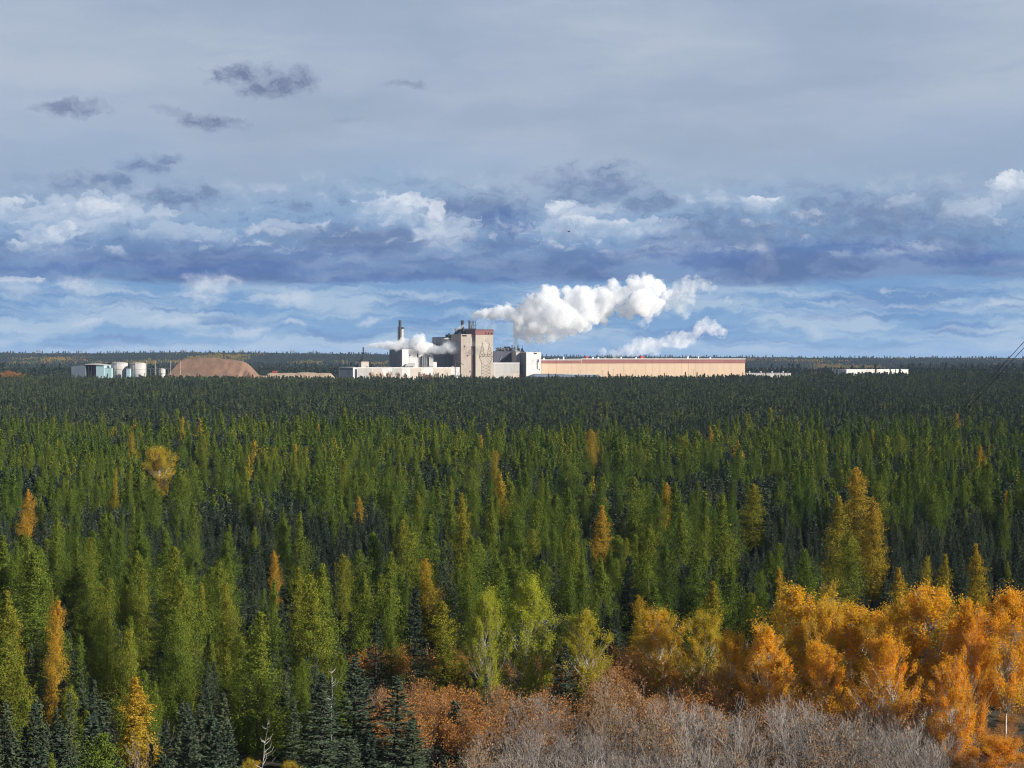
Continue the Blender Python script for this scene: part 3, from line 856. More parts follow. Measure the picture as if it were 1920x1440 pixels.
MB().bar((W - 3, 8, Hh), (W - 3, 8, Hh + 5.5), .12).build('mast', MAT['steel_dark'], t)

# --- right hand part: link, dark block with pipework, pale blocks
t, W, Hh, u0, v = mill_block('link_building', 'low pale grey link building between the banded tower and the right block', 924.8, 974, 680, -12, 26, 'mill_pale_grey')
panel_lines(t, W, Hh, 6, 3, mat='mill_cream')
x0, z0, x1, z1 = face(u0, v, ZG, 957, 699.5, 973, 712)
MB().box(x0, -.16, 0, x1, -.07, z1).build('lower_panel', MAT['mill_cream'], t)
MB().box(0, -.3, Hh - .9, W, -.125, Hh + .05).build('coping', MAT['trim_white'], t)
t, W, Hh, u0, v = mill_block('dark_evaporator_block', 'dark navy block crowded with rooftop pipework right of the banded tower', 925.8, 967, 658.5, 16, 30, 'mill_navy')
m = MB()
for i in range(60):
    x = rs.uniform(8, W - .5); y = rs.uniform(2, 24); h = rs.uniform(1, 5.2)
    if rs.rand() < .5: m.bar((x, y, Hh - .7), (x, y, Hh + h), rs.uniform(.15, .5), n=6)
    else: m.bar((x, y, Hh + h * .8), (min(W, x + rs.uniform(2, 7)), y, Hh + h * rs.uniform(.6, 1)), rs.uniform(.15, .4), n=6)
m.box(10, 6, Hh - .7, 16, 14, Hh + 3); m.box(17, 8, Hh - .7, 22, 14, Hh + 5.2)
m.build('rooftop_pipes', MAT['steel_dark'], t, kind='stuff')
m = MB()
for i in range(18):
    x = rs.uniform(8, W - 3); y = rs.uniform(0, 8); m.box(x, y, Hh + rs.uniform(0, 2), x + rs.uniform(.8, 2.2), y + 1.5, Hh + rs.uniform(2.2, 4.2))
m.build('rooftop_vents', MAT['steel_grey'], t, kind='stuff')
MB().bar((5, -.4, Hh * .62), (9.5, -.4, Hh * .88), .5, n=6).build('diagonal_duct', MAT['steel_grey'], t)
MB().box(.5, -1.5, Hh * .56, W - 1, -.01, Hh * .60).build('walkway', MAT['steel_grey'], t)
t, W, Hh, u0, v = mill_block('pale_shaft', 'slim pale concrete shaft in front of the steam jets', 967.5, 974.5, 659.5, 2, 16, 'mill_pale_grey')
t, W, Hh, u0, v = mill_block('jet_vent_house', 'rooftop vent house with clustered dark pipes where the big steam plume rises', 966, 983, 657, 22, 20, 'mill_grey')
m = MB()
for i in range(16):
    x = rs.uniform(.5, W - .5); y = rs.uniform(1, 12); m.bar((x, y, Hh - .7), (x, y, Hh + rs.uniform(1.5, 6.5)), rs.uniform(.2, .7), n=8)
m.build('vent_pipes', MAT['steel_dark'], t, kind='stuff')
t, W, Hh, u0, v = mill_block('pale_end_block', 'pale concrete block with a shaded left side at the left end of the warehouse', 986.8, 1014.6, 660, -16, 27, 'mill_white')
MB().box(-.2, 0, .2, -.002, 27, Hh - 1).build('side_shade_sheet', MAT['mill_grey'], t)  # shade of the left side put in as a grey sheet
opening(t, u0, v, (1001, 659.4, 1006.2, 663.5)); opening(t, u0, v, (1008, 674, 1010, 679)); opening(t, u0, v, (1010.5, 691.8, 1011.8, 693.5))
panel_lines(t, W, Hh, 3, 3)
x0, z0, x1, z1 = face(u0, v, ZG, 1007.2, 676, 1008.2, 692)
MB().box(x0, -.5, z0, x1, -.1, z1).build('downpipe', MAT['steel_grey'], t)
MB().bar((5, 5, Hh), (5, 5, Hh + 2.5), .14).build('mast', MAT['steel_dark'], t); MB().bar((16, 5, Hh), (16, 5, Hh + 3), .14).build('mast', MAT['steel_dark'], t)

# --- the long warehouse
def warehouse():
    v = -6; base = ZG
    uA, uB, uC = mu(1015, v), mu(1090.2, v), mu(1397, v)
    t = thing('warehouse', 'very long beige warehouse with a mauve band under its white roof edge', 'building', mworld(uA, v, base), TH)
    W = uC - uA; WB = uB - uA; dep = 90
    Z = lambda py, u: mz(py, u, v) - base
    h1, h2 = Z(674.4, uA), Z(672.6, uB)
    b1, b2 = Z(681.3, uA), Z(682.4, uC)
    MB().box(0, 0, 0, W, dep, b1).build('wall', MAT['mill_beige'], t)
    MB().box(0, -.25, b1 + .003, WB - .02, dep, h1 - .6).build('band_panel', MAT['mill_mauve'], t)
    MB().box(WB, -.25, b1 + .003, W + .2, dep, h2 - .6).build('band_panel', MAT['mill_mauve'], t)
    MB().box(-.1, -.5, h1 - .597, WB - .02, dep, h1 + .1).build('roof_edge', MAT['trim_white'], t)
    MB().box(WB, -.5, h2 - .597, W + .5, dep, h2 + .15).build('roof_edge', MAT['trim_white'], t)
    MB().box(WB - .25, -.45, b1 - 1, WB - .03, -.26, h2).build('joint_strip', MAT['trim_white'], t)
    MB().box(W - 1.2, -.28, b1 + 1.2, W - .3, -.252, b1 + 3).build('window', MAT['window_dark'], t)
    # wall bays: the cladding sheets of the long wall, each a little proud
    n = 28
    me = None
    for i in range(n):
        x0 = W * i / n + .12; x1 = W * (i + 1) / n - .12
        MB().box(x0, -.10 - .03 * (i % 3), .2, x1, -.002, b1 - .25).build('wall_panel', MAT['mill_beige'], t)
    for i in range(n):
        x0 = W * i / n + .1; x1 = W * (i + 1) / n - .1
        if x0 < WB < x1: continue
        hh = (h1 if x1 < WB else h2) - .75
        MB().box(x0, -.32 - .02 * (i % 2), b1 + .3, x1, -.253, hh).build('band_sheet', MAT['mill_mauve'], t)
    for (px, py, w, h, mt) in [(1101, 672, 5, 4.5, 'red_box'), (1205, 672, 7, 5, 'red_box'), (1057, 675, 2, 5, 'trim_white'), (1040, 676, 3, 2.5, 'steel_grey'), (1112, 672, 2, 3, 'trim_white'),
                               (1122, 672, 2.4, 2.6, 'trim_white'), (1135, 672, 3, 3, 'steel_grey'), (1152, 672, 4, 2.5, 'steel_grey'), (1165, 672, 2, 3, 'trim_white'), (1193, 672, 2.5, 2.6, 'trim_white'),
                               (1230, 672, 2, 2.2, 'steel_grey'), (1290, 673, 2, 4, 'trim_white'), (1310, 673, 1.5, 5, 'trim_white'), (1332, 673, 2, 2.6, 'trim_white'), (1047, 676, 2, 3, 'trim_white'), (1020, 676, 2, 3.4, 'trim_white')]:
        vv = v + 12; u = mu(px, vv); k = mdepth(u, vv) / F; x = u - uA
        hz = (h1 if x < WB else h2)
        m = MB()
        m.box(x - w * k / 2, 12, hz + .1, x + w * k / 2, 12 + w * k, hz + .1 + h * k * .8)
        m.box(x - w * k * .6, 11.8, hz + .103 + h * k * .8, x + w * k * .6, 12.2 + w * k, hz + .1 + h * k)
        m.build('roof_vent', MAT[mt], t)
    yl = {1065: 'thin pole before the left section of the long warehouse', 1088: 'thin pole before the joint of the mauve band', 1130: 'thin pole at the end of the low blue-grey shed', 1191: 'thin pole under the second red roof box, before the warehouse',
          1150: 'thin pole just right of the low shed, before the warehouse', 1172: 'thin pole before the warehouse, second right of the low shed', 1300: 'lone thin pole before the right half of the long warehouse'}
    for px in yl:
        vv = v - 8; u = mu(px, vv)
        p = thing('yard_pole', yl[px], 'pole', mworld(u, vv, base), TH, 'poles before the warehouse')
        hp = mz(random.Random(px).uniform(690, 697), u, vv) - base
        MB().bar((0, 0, 0), (0, 0, hp), .16, .1, 5).build('shaft', MAT['wood_pole'], p)
        MB().box(-1.0, -.08, hp - 1.0, 1.0, .08, hp - .8).build('crossarm', MAT['wood_pole'], p)
warehouse()
# low blue-grey shed in front
def low_shed():
    v = -48
    a, b = mu(1000, v), mu(1129, v)
    t = thing('low_shed', 'low blue-grey shed roof before the left end of the warehouse', 'building', mworld(a, v, ZG), TH)
    W = b - a; h0 = mz(705.5, a, v) - ZG; h1 = mz(700.8, a, v) - ZG
    MB().box(0, 0, 0, W, 24, h0 - .8).build('wall', MAT['shed_blue'], t)
    m = MB(); m.add([(-.5, -.6, h0 - .79), (W + .5, -.6, h0 - 1.8), (W + .5, 12, h1 - 1.2), (6, 12, h1), (-.5, 12, h0 - .5), (-.5, 25, h0 - .8), (W + .5, 25, h0 - 1.8)],
                    [(0, 1, 2, 3), (0, 3, 4), (3, 2, 6, 5), (4, 3, 5)]); m.build('roof', MAT['shed_blue'], t)
    MB().box(W * .5, 11.5, h1 - .9, W * .97, 13, h1 - .45).build('ridge_strip', MAT['trim_white'], t)
low_shed()

# --- right of the warehouse
def far_box(name, label, pxl, pxr, yt, d, mat, depth=30, base=None, vents=0, cat='building', seams=0, turn=0.0):
    x0, x1 = P2(pxl, d), P2(pxr, d)
    b = float(gz((x0 + x1) / 2, d)) if base is None else base
    z = CZ + (HZ - yt) * d / F - b
    t = thing(name, label, cat, (x0, d, b), turn)
    W = (x1 - x0) / (cos(turn) - P2(pxr, 1) * sin(turn)) * 1.0
    MB().box(0, 0, 0, W, depth, z - .5).build('wall', MAT[mat], t)
    MB().box(-.3, -.3, z - .497, W + .3, depth + .3, z).build('roof', MAT['trim_white' if mat == 'mill_white' else 'steel_grey'], t)
    for i in range(seams):
        MB().box(W * i / seams + .1, -.12, .1, W * (i + 1) / seams - .1, -.003, z - .6).build('wall_panel', MAT[mat], t)
    for i in range(vents):
        MB().lathe([(1.0, z + .002), (1.0, z + 1.4), (.5, z + 2.0)], W * (i + .5) / vents, 6, 10).build('roof_vent', MAT['tank_grey'], t)
    return t
far_box('white_depot', 'low pale grey depot with roof vents right of the warehouse end', 1399, 1483, 699.3, 2350, 'mill_pale_grey', vents=4, seams=6, turn=TH)
far_box('white_long_shed', 'long bright white shed low on the treeline at the right', 1587, 1703, 692.6, 2450, 'mill_white', vents=0, seams=8, turn=TH)

# --- left: aqua buildings, tanks, poles, chip pile
def aqua():
    d = 2250; g = float(gz(P2(170, d), d))
    k = d / F
    z = lambda py: CZ + (HZ - py) * k - g
    t = thing('aqua_hall', 'pale aqua steel hall with a low pitched roof and dark open bay, far left', 'building', (P2(134, d), d, g))
    X = lambda px: (px - 134) * k
    MB().prism([(0, 0), (X(160), 0), (X(160), z(684.5)), (X(158), z(684)), (0, z(687))], 0, 40).build('blue_wall', MAT['shed_blue'], t)
    MB().prism([(X(160) + .01, 0), (X(180), 0), (X(180), z(685)), (X(160) + .01, z(682.5))], 8, 40).build('open_bay', MAT['mill_dark'], t)
    MB().prism([(X(180) + .02, 0), (X(195), 0), (X(195), z(685.5)), (X(180) + .02, z(684.8))], 0, 40).build('wall', MAT['aqua_steel'], t)
    MB().prism([(X(158), z(683.4)), (X(195.5), z(685.2)), (X(195.5), z(684.4)), (X(172), z(681.6)), (X(161), z(682.4))], -1, 41).build('roof', MAT['mill_pale_grey'], t)
    m = MB()
    for px in (164, 169, 174): m.box(X(px), 5, 0, X(px) + .8, 7, z(686))
    m.build('machinery', MAT['steel_grey'], t, kind='stuff')
    t2 = thing('aqua_annex', 'small pale aqua annex with a flat roof between the hall and the tanks', 'building', (P2(195.6, d), d + 4, g))
    MB().box(0, 0, 0, 12 * k, 25, z(690) - .3).build('wall', MAT['aqua_steel'], t2)
    MB().box(-.2, -.2, z(690) - .297, 12 * k + .2, 25.2, z(690) + .1).build('roof', MAT['mill_pale_grey'], t2)
    t3 = thing('aqua_pump_house', 'tiny aqua pump house tucked between the two storage tanks', 'building', (P2(237.5, d), d - 2, g))
    MB().box(0, 0, 0, 6.5 * k, 8, z(692)).build('wall', MAT['aqua_steel'], t3)
    MB().box(-.2, -.2, z(692) + .003, 6.7 * k, 8.2, z(692) + .4).build('roof', MAT['mill_pale_grey'], t3)
    def tank(pxa, pxb, yt, label, dd, dome=1.0):
        kk = dd / F; r = (pxb - pxa) / 2 * kk; cx = P2((pxa + pxb) / 2, dd)
        gg = float(gz(cx, dd)); zz = CZ + (HZ - yt) * kk - gg
        o = thing('storage_tank', label, 'tank', (cx, dd, gg), 0, 'storage tanks left of the chip pile')
        MB().lathe([(r, 0), (r, zz - 1.6)], n=36).build('shell', MAT['tank_grey'], o, True)
        MB().lathe([(r * 1.01, zz - 1.598), (r * .96, zz - 1.0), (r * .6, zz - .2), (.3, zz)], n=36).build('roof', MAT['tank_grey'], o)
        m = MB()
        for q in (.33, .66): m.lathe([(r + .02, zz * q - .15), (r + .16, zz * q - .15), (r + .16, zz * q + .15), (r + .02, zz * q + .15)], n=36)
        m.build('band', MAT['steel_grey'], o)
        m = MB()
        for q in range(14):
            a = 2 * pi * q / 14; m.bar((cos(a) * r * .98, sin(a) * r * .98, zz - 1.5), (cos(a) * r * .98, sin(a) * r * .98, zz + .2), .08)
        m.build('railing', MAT['steel_dark'], o)
        MB().bar((-r * .25, -r * 1.03, 0), (-r * .25, -r * 1.03, zz), .35, n=6).build('ladder', MAT['steel_dark'], o)
    tank(209.5, 239.5, 679, 'left of the two big grey tanks, beside the aqua annex', d + 20)
    tank(245, 273, 679.5, 'right of the two big grey tanks, next to a lattice pole', d + 14)
    tank(297, 310, 690, 'small grey tank with a flat top standing near the chip pile', d + 10)
    for (px, yt, lab, br) in [(274.5, 675.5, 'light lattice pole against the right big tank', 1), (291.5, 675.5, 'light lattice pole left of the small grey tank', 1), (320, 676, 'slim light pole at the left foot of the chip pile', 0), (338, 676, 'slim light pole in front of the chip pile', 0)]:
        dd = d - 20; kk = dd / F; gg = float(gz(P2(px, dd), dd)); hh = CZ + (HZ - yt) * kk - gg
        o = thing('yard_mast', lab, 'pole', (P2(px, dd), dd, gg), 0, 'light masts by the tanks')
        w = .7 if br else .0
        m = MB()
        if br:
            m.bar((-w, 0, 0), (-w * .4, 0, hh), .22); m.bar((w, 0, 0), (w * .4, 0, hh), .22)
            for i in range(9):
                m.bar((-w * (1 - .06 * i), 0, hh * i / 9), (w * (1 - .06 * i), 0, hh * (i + 1) / 9), .14)
        else: m.bar((0, 0, 0), (0, 0, hh), .34, .22, 6)
        m.build('shaft', MAT['pale_pole'], o)
        MB().box(-.9, -.3, hh, .9, .3, hh + .5).build('lamp_head', MAT['steel_grey'], o)
    # pipe bridge between the masts
    o = thing('pipe_bridge', 'thin pipe bridge running from the big tanks to the chip pile', 'pipe bridge', (P2(278, d), d, g))
    m = MB(); L = (320 - 278) * k
    m.box(0, 0, z(692), L, 1.2, z(691)); m.build('deck', MAT['steel_grey'], o)
    m = MB()
    for q in (.1, .5, .9): m.box(L * q - .2, .3, 0, L * q + .2, .8, z(692))
    m.build('support', MAT['steel_grey'], o)
aqua()

def chip_pile():
    d = 2300; k = d / F; g = float(gz(P2(400, d), d))
    prof = [(318, 706), (326, 695), (338, 679), (344, 675), (352, 673), (370, 671.3), (384, 670.5), (400, 671.5), (425, 674), (445, 676), (455, 678.5), (463, 683), (470, 690), (478, 701), (484, 706)]
    xs = np.linspace(310, 492, 110)
    hp = np.interp(xs, [p[0] for p in prof], [p[1] for p in prof])
    crest = np.maximum(CZ + (HZ - hp) * k - g, 0)
    nyy = 44; D = 80.0
    yy = np.linspace(-D / 2, D / 2, nyy)
    X, Y = np.meshgrid((xs - 400) * k, yy)
    Hm = np.tile(crest, (nyy, 1))
    slope = 1.05
    side = np.clip((D / 2 - np.abs(Y)) * slope, 0, None)
    Zm = np.minimum(Hm, side * .9)
    # rounded shoulder and rills, gully in the right flank
    Zm = np.where(Hm > 1, Zm - .6 * np.exp(-((Hm - side * .9) / 2.0) ** 2), Zm)
    Zm += ((fbm(X / 5, Y / 9, 21, 4) - .5) * 1.3) * (Zm > .5)
    Zm += -2.6 * np.exp(-((X - 33 - .35 * (Y + 40)) / 2.6) ** 2) * (Zm > 2) - 1.8 * np.exp(-((X - 40 - .2 * (Y + 40)) / 2.0) ** 2) * (Zm > 2)
    Zm = np.maximum(Zm, -.5)
    v = np.stack([X.ravel(), Y.ravel(), Zm.ravel()], 1)
    nx = len(xs); i, j = np.meshgrid(np.arange(nx - 1), np.arange(nyy - 1)); a = (j * nx + i).ravel()
    o = link('chip_pile', np_mesh('chip_pile', v, np.stack([a, a + 1, a + nx + 1, a + nx], 1), MAT['chip_brown'], smooth=True))
    o.location = (P2(400, d), d, g)
    o['label'] = 'huge reddish brown heap of wood chips with a steep gullied right flank'; o['category'] = 'chip pile'
chip_pile()
def berm(px0, px1, yt, d, mat, label, name='sand_bank', h=None):
    k = d / F; g = float(gz(P2((px0 + px1) / 2, d), d)); n = 40
    xs = np.linspace(P2(px0, d), P2(px1, d), n); top = CZ + (HZ - yt) * k - g
    e = np.clip(np.minimum(np.arange(n), np.arange(n)[::-1]) / 5.0, 0, 1)
    hh = (top + (fbm(xs / 14, xs * 0, 31, 3) - .5) * 2.5) * e
    rows = [(-14, 0), (-5, .8), (0, 1), (6, .8), (14, 0)]
    v = np.array([(xs[i], d + r[0], g - .3 + hh[i] * r[1]) for r in rows for i in range(n)])
    i, j = np.meshgrid(np.arange(n - 1), np.arange(len(rows) - 1)); a = (j * n + i).ravel()
    o = link(name, np_mesh(name, v, np.stack([a, a + 1, a + n + 1, a + n], 1), MAT[mat], smooth=True))
    o['label'] = label; o['category'] = 'earth bank'
berm(484, 640, 698.5, 2320, 'sand', 'low pale sand bank between the chip pile and the mill hall')
berm(476, 550, 704, 2280, 'sand', 'thin pale gravel strip at the right foot of the chip pile', 'gravel_bank')
ck = thing('yard_crane', 'small dark log crane on the sand bank right of the chip pile', 'crane', (P2(515, 2330), 2330, float(gz(P2(515, 2330), 2330))))
zc = CZ + (HZ - 692) * 2330 / F - float(gz(P2(515, 2330), 2330))
MB().box(-3, -1, zc - 5, 3, 1, zc - 2).build('cab', MAT['red_box'], ck)
m = MB(); m.bar((-2.5, 0, 0), (-2, 0, zc - 5), .3); m.bar((2.5, 0, 0), (2, 0, zc - 5), .3); m.build('leg', MAT['steel_dark'], ck)
m = MB(); m.bar((-9, 0, zc - 2.5), (12, 0, zc), .35); m.bar((-9, 0, zc - 2.5), (0, 0, zc + 1), .2); m.bar((12, 0, zc), (0, 0, zc + 1), .2); m.build('boom', MAT['steel_dark'], ck)

# --- mud pond far right
def pond():
    z = 8.6
    pts = []
    px0, px1 = 1392, 1592
    ds = np.linspace(3900, 5450, 12)
    v = [(P2(px0, d), d, z) for d in ds] + [(P2(px1 + 300, d), d, z) for d in ds]
    n = len(ds)
    f = [(i, i + n, i + n + 1, i + 1) for i in range(n - 1)]
    o = link('water', np_mesh('water', v, f, MAT['mud_water']), kind='structure')
    o = link('shore', np_mesh('shore', [(P2(px0, 5450), 5450, z + .5), (P2(px1 + 400, 5450), 5450, z + .5), (P2(px1 + 400, 5600), 5600, z + 4), (P2(px0, 5600), 5600, z + 4)], [(0, 1, 2, 3)], MAT['sand']), kind='structure')
pond()

# --- lattice pylons
def pylon_mesh(h, w, fat):
    """two-horned lattice tower, front view in x-z plane plus depth."""
    m = MB()
    def bar4(a, b, r=fat): m.bar(a, b, r)
    waist = h * .52; ww = w * .36
    for sy in (-1, 1):
        dy0 = sy * w * .25
        for sx in (-1, 1):
            bar4((sx * w * .33, dy0, 0), (sx * ww * .85, dy0 * .4, waist))
            bar4((sx * ww * .85, dy0 * .4, waist), (sx * w * .5, dy0 * .25, h * .68))
            bar4((sx * w * .5, dy0 * .25, h * .68), (sx * w * .25, 0, h))
            bar4((sx * w * .10, dy0 * .25, h * .70), (sx * w * .25, 0, h))
        bar4((-w * .5, dy0 * .25, h * .68), (w * .5, dy0 * .25, h * .68))
        bar4((-w * .42, dy0 * .25, h * .74), (w * .42, dy0 * .25, h * .74))
        n = 7
        for i in range(n):
            t0, t1 = i / n, (i + 1) / n
            x0 = w * .33 + (ww * .85 - w * .33) * t0; x1 = w * .33 + (ww * .85 - w * .33) * t1
            bar4((-x0, dy0 * (1 - .6 * t0), waist * t0), (x1, dy0 * (1 - .6 * t1), waist * t1), fat * .65)
            bar4((x0, dy0 * (1 - .6 * t0), waist * t0), (-x1, dy0 * (1 - .6 * t1), waist * t1), fat * .65)
            bar4((-x0, dy0 * (1 - .6 * t0), waist * t0), (x0, dy0 * (1 - .6 * t0), waist * t0), fat * .5)
        for sx in (-1, 1):
            for i in range(4):
                t0, t1 = i / 4, (i + 1) / 4
                def outer(t): return Vector((sx * (w * .5 + (w * .25 - w * .5) * t), dy0 * .25 * (1 - t), h * .68 + h * .32 * t))
                def inner(t): return Vector((sx * (w * .10 + (w * .25 - w * .10) * t), dy0 * .25 * (1 - t), h * .70 + h * .30 * t))
                bar4(outer(t0), inner(t1), fat * .6); bar4(inner(t0), outer(t1), fat * .6)
            for i in range(3):
                t0, t1 = i / 3, (i + 1) / 3
                A = Vector((sx * ww * .85, dy0 * .4, waist)).lerp(Vector((sx * w * .5, dy0 * .25, h * .68)), t0)
                B = Vector((sx * ww * .2, dy0 * .3, waist)).lerp(Vector((sx * w * .1, dy0 * .25, h * .7)), t1)
                bar4(A, B, fat * .6)
        for i in range(4):
            x0 = -w * .4 + w * .2 * i
            bar4((x0, dy0 * .25, h * .68), (x0 + w * .1, dy0 * .25, h * .74), fat * .5); bar4((x0 + w * .1, dy0 * .25, h * .74), (x0 + w * .2, dy0 * .25, h * .68), fat * .5)
    return m
d = 2080; k = d / F; g = float(gz(P2(911, d), d))
hp = CZ + (HZ - 643) * k - g
o = thing('lattice_pylon', 'steel lattice pylon with two pointed horns standing before the banded tower', 'pylon', (P2(911, d), d, g), 0)
pylon_mesh(hp, 25 * k, .25).build('lattice', MAT['wood_pole'], o)
m = MB()
for sx in (-1, 0, 1): m.bar((sx * 6.2, 0, hp * .68), (sx * 6.2, 0, hp * .68 - 2.6), .16, n=6)
m.build('insulator', MAT['window_dark'], o)
# pylons on the ridge
pm = pylon_mesh(24, 16, .55).mesh('lattice', MAT['steel_grey'])
for i, (px, lab) in enumerate([(72, 'leftmost tiny pylon on the far ridge'), (150, 'tiny ridge pylon second from the left, above the aqua hall'), (221, 'tiny ridge pylon above the left storage tank'), (285, 'tiny ridge pylon above the poles left of the chip pile'),
                               (345, 'tiny ridge pylon above the left shoulder of the chip pile'), (453, 'tiny ridge pylon above the right flank of the chip pile'), (548, 'tiny ridge pylon on the ridge midway from chip pile to mill'), (590, 'last tiny ridge pylon before the mill')]):
    d = 6900; x = P2(px, d)
    o = thing('ridge_pylon', lab, 'pylon', (x, d, float(gz(x, d)) + 4), .3, 'pylons along the far ridge')
    l = link('lattice', pm, o)
    a = MB().box(-9, -.4, 16.2, 9, .4, 16.9).build('crossarm', MAT['steel_grey'], o)

# wooden H pole and leaning snag before the hall
d = 2040; k = d / F; g = float(gz(P2(858, d), d))
o = thing('wooden_pole_pair', 'dark wooden H-frame power pole with a slanting crossarm left of the lattice pylon', 'utility pole', (P2(858.8, d), d, g), .0)
zz = CZ + (HZ - 674) * k - g
for sx in (-1, 1): MB().bar((sx * 5 * k, 0, 0), (sx * 5 * k, 0, zz), .42, .3, 7).build('pole', MAT['wood_pole'], o)
MB().bar((-5 * k, -.5, zz - .8), (11 * k, -.5, zz - 5.4), .32).build('crossarm', MAT['wood_pole'], o)
m = MB(); m.bar((-5 * k, .4, zz * .35), (5 * k, .4, zz * .6), .14); m.bar((5 * k, .4, zz * .35), (-5 * k, .4, zz * .6), .14); m.build('brace', MAT['wood_pole'], o)
o = thing('leaning_snag', 'white leaning dead trunk standing out of the dark spruces below the H-frame pole', 'dead tree', (P2(855, 1960), 1960, float(gz(P2(855, 1960), 1960))))
zz = CZ + (HZ - 693) * 1960 / F - float(gz(P2(855, 1960), 1960))
MB().tube([(0, 0, 0), (1.0, 0, zz * .5), (2.8, 0, zz * .85), (3.6, 0, zz)], .5, .25, 6).build('trunk', MAT['trim_white'], o)

# --- steam plumes
def steam(name, label, puffs, dens, d, seed, vox=1.0, disp=1.6, fine=5.0, cover=14, dj=.5, col=(1, 1, 1), trail=False, veil=.03):
    rg = np.random.RandomState(seed)
    import bmesh
    bm = bmesh.new(); bmesh.ops.create_icosphere(bm, subdivisions=2, radius=1.0)
    bv = np.array([p.co[:] for p in bm.verts]); bf = np.array([[q.index for q in f.verts] for f in bm.faces]); bm.free()
    k = d / F; V = []; Fc = []
    c0 = np.array([P2(puffs[0][0], d), d, CZ + (HZ - puffs[0][1]) * k])
    def ball(c, r):
        Fc.append(bf + len(bv) * len(V)); V.append(bv * r * rg.uniform(.88, 1.12, 3) + c)
    if trail:
        full = []
        for p0, p1 in zip(puffs, puffs[1:]):
            g = hypot(p1[0] - p0[0], p1[1] - p0[1]); m_ = max(1, int(g / max(1.0, .55 * min(p0[2], p1[2]))))
            full += [tuple(p0[q] + (p1[q] - p0[q]) * i / m_ for q in range(3)) for i in range(m_)]
        puffs = full + [puffs[-1]]
    for (px, py, r) in puffs:
        R = r * k; c = np.array([P2(px, d), d + rg.uniform(-dj, dj) * R, CZ + (HZ - py) * k]) - c0
        ball(c, R * .86)
        for i in range(cover):
            n = rg.randn(3); n /= np.linalg.norm(n)
            q = R * rg.uniform(.22, .45)
            ball(c + n * (R * .80), q)
    Vc, Fcc = np.concatenate(V), np.concatenate(Fc)
    o = link(name, np_mesh(name, Vc, Fcc, STEAM(dens, col), smooth=True))
    o.location = c0
    o['label'] = label; o['category'] = 'steam'
    def billow(ob, vx, dsp, fn):
        r = ob.modifiers.new('union', 'REMESH'); r.mode = 'VOXEL'; r.voxel_size = vx
        for nm, ns, st_ in (('billow', fn, dsp), ('curl', fn * .42, dsp * .55)):
            tx = bpy.data.textures.new(name + '_' + nm, 'CLOUDS'); tx.noise_scale = ns; tx.noise_depth = 3
            dm = ob.modifiers.new(nm, 'DISPLACE'); dm.texture = tx; dm.strength = st_; dm.mid_level = .5; dm.texture_coords = 'LOCAL'
    billow(o, vox, disp, fine)
    if veil:
        # ragged thin vapour round the dense core
        V.clear(); Fc.clear()
        for (px, py, r) in puffs:
            R = r * k; c = np.array([P2(px, d), d + rg.uniform(-dj, dj) * R, CZ + (HZ - py) * k]) - c0
            ball(c, R * 1.0 + 1.2)
            for i in range(5):
                n = rg.randn(3); n /= np.linalg.norm(n); ball(c + n * R * 1.0, R * rg.uniform(.25, .45) + .6)
        w = link('vapour_veil', np_mesh('vapour_veil', np.concatenate(V), np.concatenate(Fc), TORN(veil, col), smooth=True), o)
        billow(w, vox * 1.3, disp * 1.8, fine * 1.5)
    return o
_tn = {}
def TORN(dens, col):
    if (dens, col) in _tn: return _tn[(dens, col)]
    m, T, out = new_mat('vapour_%d' % len(_tn))
    v = T.n.new('ShaderNodeVolumePrincipled'); v.inputs['Color'].default_value = (*col, 1)
    P = T.n.new('ShaderNodeTexCoord').outputs['Object']
    n = T.noise(P, .13, 4.0, .62)
    T.put(v.inputs['Density'], T.math('MULTIPLY', T.rng(n, .46, .66), dens * 2.2))
    T.l.new(v.outputs[0], out.inputs['Volume'])
    _tn[(dens, col)] = m
    return m
_st = {}
def STEAM(dens, col):
    if (dens, col) in _st: return _st[(dens, col)]
    m, T, out = new_mat('steam_%d' % len(_st))
    v = T.n.new('ShaderNodeVolumePrincipled')
    v.inputs['Color'].default_value = (*col, 1); v.inputs['Density'].default_value = dens; v.inputs['Anisotropy'].default_value = 0.0
    T.l.new(v.outputs[0], out.inputs['Volume'])
    try: m.cycles.homogeneous_volume = True
    except Exception: pass
    _st[(dens, col)] = m
    return m
main = [(891, 592, 7), (900, 589, 9), (910, 588, 11), (924, 589, 13), (938, 586, 14), (952, 585, 14), (963, 588, 14), (967, 642, 3), (967, 630, 5), (969, 617, 8), (973, 604, 14), (985, 590, 22), (1003, 577, 25), (1018, 562, 20), (1033, 555, 18),
        (1008, 607, 28), (990, 627, 15), (1010, 634, 10), (1036, 625, 15), (1060, 618, 13), (1045, 590, 33), (1075, 575, 28), (1098, 560, 22), (1082, 602, 22), (1110, 588, 22), (1132, 575, 22), (1128, 549, 16), (1150, 533, 12), (1158, 556, 18),
        (1166, 584, 12), (1191, 536, 18), (1213, 533, 20), (1233, 540, 15), (1205, 562, 28), (1228, 570, 18), (1186, 575, 16), (1214, 588, 10), (1022, 540, 8), (1062, 545, 10)]
steam('steam_plume', 'biggest bright white steam plume billowing right from the mill roof', main + [(1248, 555, 9), (1255, 548, 7), (1172, 548, 12), (1140, 560, 16), (1030, 545, 12), (1086, 548, 12), (1180, 592, 9), (1130, 598, 12), (1098, 612, 12), (1075, 622, 9), (1050, 632, 8), (1020, 640, 7), (990, 640, 7), (1000, 560, 10), (978, 578, 12)], .13, 2225, 5, .9, 2.4, 4.5, veil=.05)
